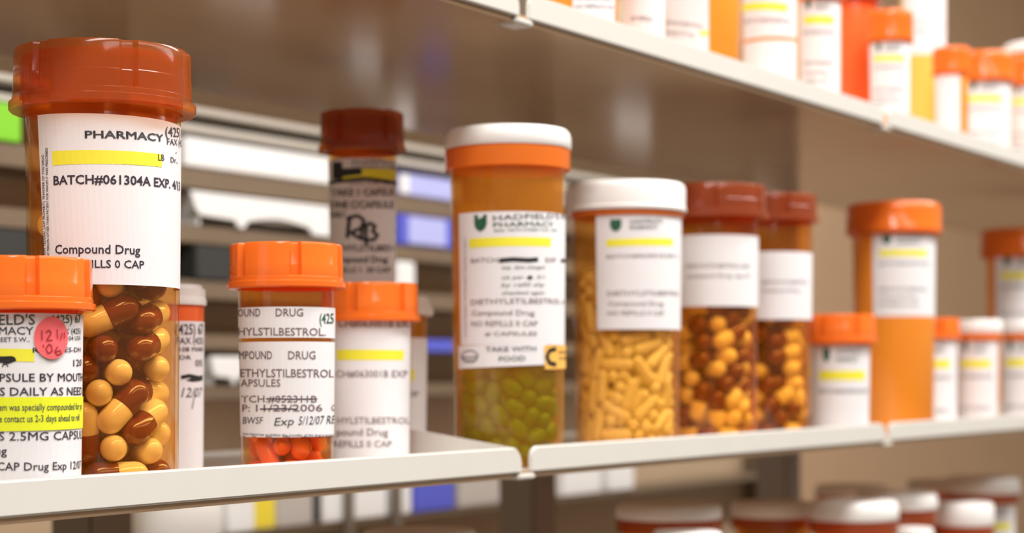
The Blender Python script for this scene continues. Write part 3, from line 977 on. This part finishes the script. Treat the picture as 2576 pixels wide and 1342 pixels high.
# small white-capped vial behind the tall one
Dv = Vial(412, .095, 200, 712, Z, 'small white-capped pill bottle half hidden behind the tall bottle of capsules', cap='ridged', cap_w=212, cap_h=52,
          body=REDVIAL, group=G_MID)
L = Label(Dv)
L.sheet(380, 508, 808, 1240, front=-60, back=120)
L.text('(425) 67', (440, 842), (509, 842), 26, INK, .01)
L.text('FAX (425)', (442, 866), (509, 866), 16)
L.text('108 MAIN', (450, 885), (509, 885), 11)
L.text('DR', (450, 905), (480, 905), 10)
L.text('05', (490, 922), (507, 922), 16)
L.stroke([(455, 950), (475, 946), (508, 954), (470, 958), (508, 948)], 9)
L.text('12/07', (455, 1000), (505, 1000), 24, INKGREY, 0, .00028, .25)
L.stroke([(482, 1030), (490, 985)], 2.5, INKGREY)
L.build()

# white-lettered small vial next to the red-capsule one
Fv = Vial(931, .064, 208, 709, Z, 'orange-capped pill bottle with white yellow-striped label, right of the dot-matrix bottle', cap_w=249, cap_h=96, body=AMBER,
          notch=38, group=G_MID)
L = Label(Fv)
L.sheet(830, 1030, 800, 1230, front=-80, back=75)
L.text('CH#063001B EX', (852, 823), (1026, 824), 17, INK2, lin=True)
L.quad((848, 880), (1016, 882), (1014, 907), (848, 907), YELLOW, .0002)
L.text('CH#063001B EXP', (846, 950), (1024, 950), 17, INK2, lin=True)
L.text('HYLSTILBESTROL', (850, 1067), (1030, 1067), 16, INK2, lin=True)
L.text('pound Drug', (848, 1097), (976, 1097), 18, INK2, lin=True)
L.text('REFILLS 0 CAP', (840, 1126), (985, 1126), 16, INK2, lin=True)
L.build()

# broad white-capped vial behind it, carrying a second vial
Gv = Vial(950, .115, 250, 741, Z, 'broad white-capped pill bottle behind the yellow-striped one, another bottle standing on it', cap='ridged', cap_w=280,
          cap_h=48, body=AMBER_HALF, group=G_MID)
Gv.std_label(850, 1073, 850, 1230, front=-70, back=90)
Ev = Vial(913, .1175, 172, 270, Z, 'narrow red-capped pill bottle stacked on a broad one, initials on label', cap_w=217, cap_h=100, body=AMBER,
          capm=CAPRED, notch=30, group=G_MID, z_base=Gv.P.z + Gv.H)
L = Label(Ev)
L.sheet(828, 998, 398, 733, front=-82, back=92)
L.text('PHARMACY', (886, 415), (993, 415), 11, INKGREY)
L.text("SAVINGS & CARE", (886, 427), (993, 427), 9, INKGREY)
L.quad((838, 408), (862, 408), (862, 452), (838, 452), MARKER, .0003)
L.quad((862, 424), (910, 424), (910, 440), (862, 446), MARKER, .0003)
L.quad((862, 427), (996, 430), (996, 456), (862, 452), YELLOW, .0002)
L.stroke([(829, 462), (870, 455), (915, 450), (960, 455), (997, 464)], 9)
L.text('DOCTOR, NAME', (880, 466), (990, 466), 10)
L.text('TAKE 1 CAPSUL', (834, 493), (995, 493), 17, INK, .025, lin=True)
L.text('ONE C/CAPSULE', (832, 524), (990, 524), 17, INK, .025, lin=True)
L.text('DAILY', (832, 547), (870, 547), 14, INK, .025, lin=True)
L.stroke([(880, 545), (874, 600)], 11)
L.stroke([(872, 550), (900, 543), (916, 555), (908, 575), (882, 586), (905, 600), (925, 606)], 9)
L.stroke([(922, 562), (920, 600), (922, 616)], 9)
L.stroke([(908, 598), (912, 572), (930, 562), (944, 570), (936, 582), (950, 592), (940, 604), (918, 604)], 9)
L.text('THYLSTILBEST', (848, 632), (995, 632), 15, INK, .022, lin=True)
L.text('Compound Drug', (832, 661), (975, 661), 16, INK, .022, lin=True)
L.text('REFILLS 1  30 CAP', (835, 686), (982, 686), 13, INK, .022, lin=True)
L.build()

# tall vial of green softgels
J = Vial(1279, .0270, 291, 309, Z, 'tall white-lidded amber pill bottle of green capsules, TAKE WITH FOOD sticker', cap='lid', cap_w=320, cap_h=50,
         rim_h=52, body=AMBER_HALF, group=G_MID)
L = Label(J)
L.sheet(1157, 1423, 532, 868, back=95)
L.shield((1209, 562), 36, 44, INKGREEN)
L.text("HADFIELD'S PH", (1241, 556), (1421, 553), 13, INKGREY)
L.text('PHARMACY', (1241, 573), (1392, 571), 12, INKGREEN)
L.text('8205 196TH STREET S.W., WA', (1243, 584), (1400, 583), 6, INKGREEN)
L.quad((1181, 601), (1386, 599), (1385, 621), (1181, 625), YELLOW, .0002)
L.text('BATCH#', (1186, 662), (1268, 660), 11, INK2)
L.text('EXP', (1372, 660), (1398, 660), 11, INK2)
L.stroke([(1257, 656), (1290, 653), (1330, 655), (1353, 653)], 11)
L.stroke([(1410, 656), (1422, 656)], 9)
for y_, s_ in ((678, 'exp. date changed'), (703, 'ok per dr. 5/1'), (722, 'by refill slip'), (742, 'checked again')):
    L.text(s_, (1262, y_), (1368, y_ - 1), 9, INKGREY, 0, .00028, .25)
L.disc((1333, 699), 6, 5, MARKER)
L.text('DIETHYLSTILBESTROL  #', (1186, 768), (1417, 766), 13, INK2)
L.text('Compound Drug', (1188, 795), (1344, 794), 13, INK2)
L.text('NO REFILLS 0 CAP', (1187, 822), (1352, 821), 13, INK2)
L.text('# CAPSULES', (1221, 846), (1350, 845), 10, INK2)
L.text('CAUTION: FEDERAL LAW PROHIBITS TRANSFER OF DRUG', (1174, 850), (1173, 600), 5, INKGREY)
L.build()
L = Label(J)
L.lift = .0003
L.quad((1155, 872), (1374, 866), (1373, 918), (1156, 929), PAPER, .00012)
L.text('TAKE WITH', (1223, 886), (1347, 884), 12, INKGREY, .01)
L.text('FOOD', (1256, 910), (1321, 908), 12, INKGREY, .01)
L.stroke([(1163, 897), (1170, 886), (1184, 882), (1198, 886), (1205, 896)], 2.5, INKGREY)
L.stroke([(1162, 898), (1184, 901), (1206, 897)], 3, INKGREY)
L.stroke([(1165, 902), (1174, 910), (1194, 910), (1203, 902)], 4, INKGREY)
L.build('sticker', label='white TAKE WITH FOOD sticker with a bowl')
L = Label(J)
L.lift = .0005
L.quad((1367, 870), (1424, 869), (1424, 928), (1369, 930), ORST, .00012)
L.stroke([(1396, 878), (1380, 882), (1373, 898), (1380, 914), (1396, 918)], 11, MARKER)
L.text('DROWSY', (1402, 890), (1422, 890), 7)
L.text('CARE', (1402, 905), (1420, 905), 7)
L.build('sticker', label='orange sticker with a black crescent')
fill(J, 'J', (cap_green,), 'green capsule inside the tall white-lidded bottle above the shelf joint', 'green capsules in the tall bottle', keep=78,
     core='green capsules at the back of the tall white-lidded bottle')

# vial of yellow capsules
K = Vial(1576, .0300, 277, 449, Z, 'white-capped pill bottle packed full of small yellow capsules', cap='white', cap_w=304, cap_h=72, rim_h=14,
         body=AMBER_K, group=G_MID)
L = Label(K)
L.sheet(1501, 1714, 535, 829, back=88)
L.shield((1549, 568), 29, 32, INKGREEN)
L.text("HADFIELD'S", (1585, 564), (1664, 562), 11, INKGREY)
L.text('PHARMACY', (1585, 579), (1655, 577), 11, INKGREY)
L.quad((1525, 603), (1692, 601), (1692, 619), (1525, 622), YELLOW, .0002)
L.text('BATCH#063001B EXP. 4', (1527, 651), (1704, 650), 9, INK2)
L.text('DIETHYLSTILBESTROL', (1529, 745), (1706, 745), 11, INK2)
L.text('Compound Drug', (1531, 770), (1668, 770), 11, INK2)
L.text('NO REFILLS 0 CAP', (1529, 794), (1670, 794), 11, INK2)
L.build()
fill(K, 'K', (cap_yellow,), 'small yellow capsule inside the white-capped bottle beside the green capsules', 'yellow capsules in the white-capped bottle', keep=100,
     core='small yellow capsules at the back of the white-capped bottle')

# two dark-capped vials of two-tone capsules
Lv = Vial(1789, .0335, 238, 456, Z, 'dark-capped pill bottle of maroon and yellow capsules beside the yellow-filled one', cap_w=286, cap_h=84, body=AMBER,
          capm=CAPRED, notch=0, group=G_MID)
L = Label(Lv)
L.sheet(1690, 1907, 590, 771, front=-80, back=92)
for y_, s_ in ((675, 'DIETHYLSTILBESTROL CAPS'), (700, 'Compound Drug  exp. 07'), (640, '')):
    if s_:
        L.text(s_, (1728, y_), (1885, y_), 9, INK2)
L.build()
fill(Lv, 'A', (cap_cream, cap_maroon), 'maroon and yellow capsule inside the dark-capped bottle next to the yellow-filled one',
     'capsules in the nearer dark-capped bottle', spin=0.55, keep=26,
     core='maroon and yellow capsules at the back of the dark-capped bottle next to the yellow-filled one')
Mv = Vial(1932, .040, 222, 481, Z, 'second dark-capped pill bottle of maroon and yellow capsules, farther along', cap_w=250, cap_h=70, body=AMBER,
          capm=CAPRED, notch=20, group=G_MID)
L = Label(Mv)
L.sheet(1850, 2046, 633, 804, front=-70, back=95)
L.text('DIETHYLSTILBESTROL', (1915, 715), (2030, 715), 8, INK2)
L.text('Compound Drug', (1915, 735), (2010, 735), 8, INK2)
L.build()
fill(Mv, 'A', (cap_cream, cap_maroon), 'maroon and yellow capsule inside the farther of the two dark-capped bottles',
     'capsules in the farther dark-capped bottle', spin=-0.6, keep=26,
     core='maroon and yellow capsules at the back of the farther dark-capped bottle')

# right end of the middle shelf
Nv = Vial(2113, .0215, 148, 790, Z, 'short orange-capped pill bottle in front of the second dark-capped bottle', cap_w=180, cap_h=72, body=AMBER_FULL,
          notch=25, group=G_MID)
Nv.std_label(2046, 2196, 868, 1180, front=-75, back=80)
Ov = Vial(2249, .0335, 204, 504, Z, 'tall bright orange pill bottle with label on its upper half', cap='white', cap_w=238, cap_h=74,
          rim_h=6, body=AMBER_FULL, lidm=CAPORANGE, group=G_MID)
Ov.std_label(2196, 2354, 586, 796, back=95)
Pv = Vial(2344, .040, 122, 800, Z, 'short orange-capped pill bottle behind the tall bright orange one', cap_w=140, cap_h=52, body=AMBER_FULL, notch=15,
          group=G_MID)
Pv.std_label(2300, 2404, 850, 1120, front=-60, back=85)
Qv = Vial(2457, .028, 112, 804, Z, 'short white-lidded pill bottle right of the tall bright orange one', cap='lid', cap_w=126, cap_h=34, rim_h=18,
          body=AMBER_FULL, group=G_MID)
Qv.std_label(2407, 2506, 852, 1110, front=-70, back=65)
Rv = Vial(2562, .061, 156, 572, Z, 'tall orange pill bottle at the right end of the middle shelf', cap='white', cap_w=188, cap_h=66, rim_h=6,
          body=AMBER_FULL, lidm=CAPORANGE, group=G_MID)
Rv.std_label(2504, 2640, 640, 860, back=90)
Sv = Vial(2572, .022, 110, 806, Z, 'short white-lidded pill bottle in front of the rightmost tall bottle', cap='lid', cap_w=124, cap_h=32, rim_h=18,
          body=AMBER_FULL, group=G_MID)
Sv.std_label(2519, 2624, 850, 1105, front=-75, back=80)

# ------------------------------------------------------------------ upper shelf (only the lower parts show)
Z = TOPS['up']
G_UP = 'pill bottles on the upper shelf'
v = Vial(1444, .0275, 230, -330, Z, 'orange pill bottle above the shelf joint, seen through the gap', cap_h=90, body=AMBER_FULL, group=G_UP, pyref=0)
L = Label(v)
L.sheet(1440, 1548, -260, 56)
L.text('NO REFILLS 0 CAP', (1446, 22), (1542, 24), 9, INK2)
L.text('Compound Drug', (1446, 0), (1535, 2), 9, INK2)
L.build()
v = Vial(1620, .021, 108, -180, Z, 'slim white-labelled pill bottle second from the upper shelf joint', cap_h=70, body=AMBER_FULL, group=G_UP, pyref=0)
L = Label(v)
L.sheet(1570, 1672, -120, 120, front=-80, back=85)
L.text('NO REFILLS', (1588, 52), (1640, 54), 11, INKGREY)
L.build()
v = Vial(1766, .029, 192, -200, Z, 'pill bottle on upper shelf, white label left and bare orange right', cap_h=80, body=AMBER_FULL, group=G_UP, pyref=0)
L = Label(v)
L.sheet(1680, 1783, -150, 150, front=-75)
L.text('DIETHYLSTILBESTROL', (1676, 60), (1770, 72), 8, INK2)
L.text('Compound Drug', (1676, 84), (1745, 92), 8, INK2)
L.quad((1762, 78), (1781, 78), (1781, 90), (1762, 90), YELLOW, .0002)
L.build()
v = Vial(1938, .028, 146, -210, Z, 'pill bottle with two white labels divided by a curved orange gap', cap_h=76, body=AMBER_FULL, group=G_UP, pyref=0)
L = Label(v)
L.sheet(1872, 1998, -140, 92, front=-70, back=65)
L.sheet(1872, 1998, 101, 214, front=-70, back=65)
L.quad((1868, 12), (1982, 12), (1980, 30), (1868, 30), YELLOW, .0002)
L.text('BATCH#063001B', (1875, 60), (1985, 60), 10, INK2)
L.build()
v = Vial(2062, .030, 108, -70, Z, 'white-labelled pill bottle left of the red one', cap_h=62, body=AMBER_FULL, group=G_UP, pyref=0)
v.std_label(2013, 2110, -10, 240, front=-70, back=70)
v = Vial(2146, .056, 120, -60, Z, 'deep red pill bottle without a visible label', cap_h=58, body=REDVIAL, capm=CAPRED, group=G_UP, pyref=0)
v = Vial(2238, .0205, 102, 20, Z, 'short orange-capped pill bottle in front of the red one', cap='white', cap_w=118, cap_h=76, rim_h=4, body=AMBER_FULL,
         lidm=CAPORANGE, group=G_UP, pyref=100)
v.std_label(2189, 2289, 104, 285, front=-75, back=80)
v = Vial(2322, .078, 112, -150, Z, 'tall golden pill bottle with white label on its upper half, upper shelf', cap_h=60,
         body=amber('golden_vial_plastic', (0.98, 0.72, 0.3), (1.0, 0.62, 0.12), 0.95, trans=.1), group=G_UP, pyref=0)
L = Label(v)
L.sheet(2280, 2378, -100, 136, front=-60, back=95)
L.text('Compound Drug', (2285, 60), (2370, 62), 7, INK2)
L.text('NO REFILLS 0 CAP', (2285, 85), (2370, 87), 7, INK2)
L.build()
v = Vial(2394, .0265, 82, 114, Z, 'narrow orange-capped pill bottle beside the golden one', cap='white', cap_w=96, cap_h=66, rim_h=4, body=AMBER_FULL, lidm=CAPORANGE,
         group=G_UP, pyref=200)
L = Label(v)
L.sheet(2358, 2408, 184, 345, front=-80, back=30)
L.build()
v = Vial(2473, .031, 138, 124, Z, 'orange-capped pill bottle with broad yellow-striped label near the right end of the upper shelf', cap='white', cap_w=160, cap_h=72, rim_h=4,
         body=AMBER_FULL, lidm=CAPORANGE, group=G_UP, pyref=200)
v.std_label(2425, 2536, 200, 400, back=75)
v = Vial(2584, .031, 100, 140, Z, 'orange-capped pill bottle at the right edge of the upper shelf', cap='white', cap_w=116, cap_h=68, rim_h=4, body=AMBER_FULL,
         lidm=CAPORANGE, group=G_UP, pyref=200)
v.std_label(2538, 2630, 210, 400, front=-75, back=80)
v = Vial(2600, .075, 128, 100, Z, 'white-lidded pill bottle behind the others at the end of the upper shelf', cap='lid', cap_w=146, cap_h=26, rim_h=20,
         body=AMBER_FULL, group=G_UP, pyref=200)

# ------------------------------------------------------------------ lower shelf (tops only)
Z = TOPS['low']
G_LOW = 'pill bottles on the lower shelf'


def low(pxc, Y, w_, top, label, cap_h=34, rim_h=26, body=AMBER, lab=None):
    v_ = Vial(pxc, Y, w_ / 1.13, top, Z, label, cap='lid', cap_w=w_, cap_h=cap_h, rim_h=rim_h, body=body, group=G_LOW, pyref=1250, rimm=CAPRED)  # rims take the darker plastic in place of shade under the shelf
    return v_


low(1055, .095, 290, 1322, 'white-lidded pill bottle far left on the lower shelf, in shadow', 40, 36)
low(1682, .075, 268, 1259, 'white-lidded amber pill bottle below the yellow-filled bottle, lower shelf', 36, 34)
low(1728, .022, 176, 1330, 'smaller white-lidded pill bottle standing in front on the lower shelf', 30, 24)
low(1943, .092, 210, 1256, 'shaded white-lidded pill bottle behind the brightest lid of the lower shelf', 36, 30)
low(2148, .030, 222, 1252, 'pill bottle with the brightest white lid on the lower shelf', 48, 34)
low(2142, .145, 182, 1216, 'amber pill bottle standing far back on the lower shelf, lid in shadow', 24, 24)
low(2254, .047, 206, 1234, 'white-lidded pill bottle second behind the brightest lid, lower shelf', 40, 36)
low(2297, .019, 100, 1324, 'low small white-lidded pill bottle at the lower right picture edge', 30, 24)
low(2424, .0235, 150, 1260, 'broad white-lidded pill bottle in the front row, lower right', 56, 40)
v = low(2474, .064, 180, 1196, 'tallest-looking white-lidded pill bottle at lower right, yellow-striped label', 40, 24)
v.std_label(2470, 2552, 1268, 1500, back=75, front=-40)
low(2372, .118, 176, 1204, 'amber pill bottle with shaded lid behind the tallest-looking lower one', 28, 26)

# ------------------------------------------------------------------ rack behind the shelving
YR = 0.50


def zat(px, py, Y=YR):
    return at(px, py, Y)[0].z


def xat(px, Y=YR):
    return at(px, 900, Y)[0].x


rack = empty('storage_rack', (0.4, YR + .12, 0))
tag(rack, 'tan slotted storage rack behind the shelving, holding white and blue boxes', 'rack')
RX0, RX1 = -0.55, 1.30


def board(py0, py1, px=480, m_=None, x0=RX0, x1=RX1, d=0.044, lift=0.0):
    b_ = MB()
    UNDERS.append(zat(px, py1))
    b_.box(x0 - .4, x1 - .4, -.12, d - .12, zat(px, py1), zat(px, py0))
    return b_.build('rack_shelf', m_ or BOARD, rack, 0.0008)


UNDERS = []
board(150, 168)
board(266, 284, m_=BOARDLIT)
board(311, 331, m_=BOARDLIT)
board(421, 474)
board(566, 612)
board(704, 752)
board(842, 880)
board(972, 1010)
board(1336, 1352, 650, x1=1.30)
b = MB()
b.box(RX0 - .4, RX1 - .4, -.075, -.07, 0.0, 1.75)
b.build('back_panel', BACKM, rack)
for px_ in (865, 985):
    x = xat(px_)
    b = MB()
    b.box(x - .004 - .4, x + .004 - .4, -.128, -.121, 0.8, zat(px_, 1195))
    b.build('post', STEEL, rack, 0.001)
for x in (RX0 - .02, RX1 + .002):
    b = MB()
    b.box(x - .4, x + .018 - .4, -.12, .09, 0.0, 1.75)
    b.build('side_panel', BOARD, rack, 0.001)


def carton(name, px0, px1, ya, yb, pxr, m_, label, cat='box', d=0.041, Y=YR - .002, group=None, flap=None, ground=None):
    """box on a rack board, front face between two image columns; ya..yb rows taken at column pxr"""
    x0, x1 = xat(px0, Y), xat(px1, Y)
    z1, z0 = zat(pxr, ya, Y), zat(pxr, yb, Y)
    if ground is not None:
        z0 = ground
    over = [q for q in UNDERS if q > z0 + .004]
    if over:
        z1 = min(z1, min(over) - .0008)
    o = empty(name, ((x0 + x1) / 2, Y + d / 2, z0))
    tag(o, label, cat, group)
    hx = (x1 - x0) / 2
    bb = MB()
    bb.box(-hx, hx, -d / 2, d / 2, 0.0003, z1 - z0)
    bb.build('body', m_, o, 0.0012)
    if flap is not None:
        f0, f1, fm = flap
        bb = MB()
        bb.box(-hx + 2 * hx * f0, -hx + 2 * hx * f1, -d / 2 - .0006, -d / 2 - .0001, 0.002, (z1 - z0) - .001)
        bb.build('label', fm, o)
    return o


zb1, zb2 = zat(480, 421), zat(480, 566)
zb3 = zat(480, 704)
carton('carton', 468, 850, 345, 421, 480, BOXWHITE, 'long white box in the upper slot of the rear rack', ground=zb1)
carton('carton', -60, 58, 262, 352, 30, BOXGREEN, 'bright green box at the far left of the rear rack', ground=zb1)
carton('carton', 1008, 1160, 442, 500, 1050, BOXPALE, 'pale blue box in the upper slot of the rear rack', ground=zb1, flap=(0.0, .14, BOXWHITE))
carton('carton', 1004, 1160, 542, 610, 1050, BOXBLUE, 'deep blue box one slot below the pale blue one', ground=zb2, flap=(.15, .75, BOXPALE))
carton('carton', 1000, 1046, 650, 738, 1020, BOXWHITE, 'small white box two slots below the pale blue one', ground=zb3)
carton('carton', 1072, 1142, 888, 958, 1100, BOXBLUE, 'blue box low in the rear rack beside the tall green-filled bottle', ground=zat(480, 842))
carton('carton', 494, 588, 618, 704, 530, BOXDARK, 'black block for a dark slot of the rear rack below the white bin', ground=zb3)  # black stands in for the shade inside a rack slot
carton('carton', -40, 78, 480, 640, 30, BOXDARK, 'black block for a dark slot at the far left of the rear rack', ground=zb3)  # darkness of another slot, given as a black block
carton('carton', 893, 963, 800, 884, 930, BOXWHITE, 'unseen white box added to the rear rack behind the stacked bottle', ground=zat(480, 842))  # out of sight, added for its reflection in the shelf underside
carton('carton', 1556, 1640, 742, 846, 1590, BOXWHITE, 'unseen white box added to the rear rack behind the yellow-filled bottle', ground=zat(480, 842))  # also unseen, put in to reflect in the underside
zr = zat(650, 1336)
carton('carton', 572, 690, 1190, 1336, 650, BOXWHITE, 'white carton with yellow band below the middle shelf', ground=zr, flap=(.55, .99, BOXYEL))
carton('carton', 693, 806, 1200, 1336, 650, BOXGREY, 'grey carton right of the yellow-banded one', ground=zr, flap=(.80, .98, BOXDARK))
carton('carton', 810, 862, 1190, 1336, 650, BOXWHITE, 'narrow white carton left of the thin dark post', ground=zr)
carton('carton', 872, 972, 1185, 1286, 920, BOXWHITE, 'white carton between the two thin dark posts', ground=zr)
carton('carton', 992, 1034, 1180, 1262, 1010, BOXWHITE, 'small white carton right of the second dark post', ground=zr)
carton('carton', 1038, 1142, 1175, 1252, 1090, BOXBLUE, 'dark blue carton below the middle shelf', ground=zr)
carton('carton', 1150, 1330, 1175, 1270, 1240, BOXGREY, 'wide grey carton right of the dark blue one', ground=zr)
carton('carton', 1414, 1512, 1165, 1258, 1460, BOXWHITE, 'bright white carton below the shelf joint', ground=zr)
carton('carton', 1530, 1594, 1165, 1248, 1560, BOXWHITE, 'smaller white carton right of the bright one below the shelf joint', ground=zr)

p, t = at(446, 1300, YR + .006)
rb = 112 / FPX * t
hb_ = zat(446, 1190) - zr
wb = empty('white_bottle', (p.x, p.y, zr + .0003))
tag(wb, 'round white plastic bottle left of the yellow-banded carton, below the middle shelf', 'bottle')
lathe('body', [(0, .001), (rb * .9, 0), (rb, .002), (rb, hb_ * .82), (rb * .96, hb_ * .86), (rb * .70, hb_ * .9), (0, hb_ * .9)], BOTTLEW, wb, 64)
lathe('cap', [(0, hb_ * .902), (rb * .72, hb_ * .902), (rb * .74, hb_ * .92), (rb * .72, hb_ * .99), (0, hb_)], WHITECAP, wb, 64)


def bin_front(pxs, label, y0, Y=YR - .004, ref=480, cut=True, ground=None):
    """white plastic tray whose front has a slanted left end, a tab and an arched cut-out"""
    x0, x1 = xat(pxs[0], Y), xat(pxs[1], Y)
    zt_, zb_ = zat(ref, y0, Y), ground
    o = empty('tray_bin', ((x0 + x1) / 2, Y + .021, zb_))
    tag(o, label, 'bin')
    w_ = x1 - x0
    h = zt_ - zb_
    X = lambda a: -w_ / 2 + a * w_
    low_ = h * .24
    pts = [(X(0), h), (X(.03), h * .52), (X(.06), low_ + .0015), (X(.30), low_), (X(.315), h * .08), (X(.335), .0005), (X(.355), .0005), (X(.372), h * .08),
           (X(.385), low_)]
    if cut:
        for k in range(1, 9):
            a = k / 9
            pts.append((X(.385 + a * .44), low_ + h * .16 * math.sin(math.pi * a)))
        pts += [(X(.835), low_), (X(.86), h * .05), (X(.89), .0005), (X(1), .0005)]
    else:
        pts += [(X(1), low_)]
    pts.append((X(1), h))
    m_ = MB()
    m_.prism(pts, 'y', -.02, -.017)
    m_.build('front_panel', BOXWHITE, o, .0006)
    m_ = MB()
    m_.box(X(.07), X(1), -.0165, .02, low_ + .001, low_ + .003)
    m_.box(X(.07), X(.085), -.0165, .02, .0004, h)
    m_.box(X(.985), X(1), -.0165, .02, .0004, h)
    m_.box(X(.07), X(1), .018, .02, .0004, h)
    m_.build('tray', BOXWHITE, o, .0004)


bin_front((484, 836), 'white plastic tray with slanted end and arched cut-out, rear rack', 479, ground=zb2)
bin_front((533, 700), 'white plastic tray with slanted end low in the rear rack, behind the dot-matrix bottle', 897, ground=zat(480, 972), cut=False)
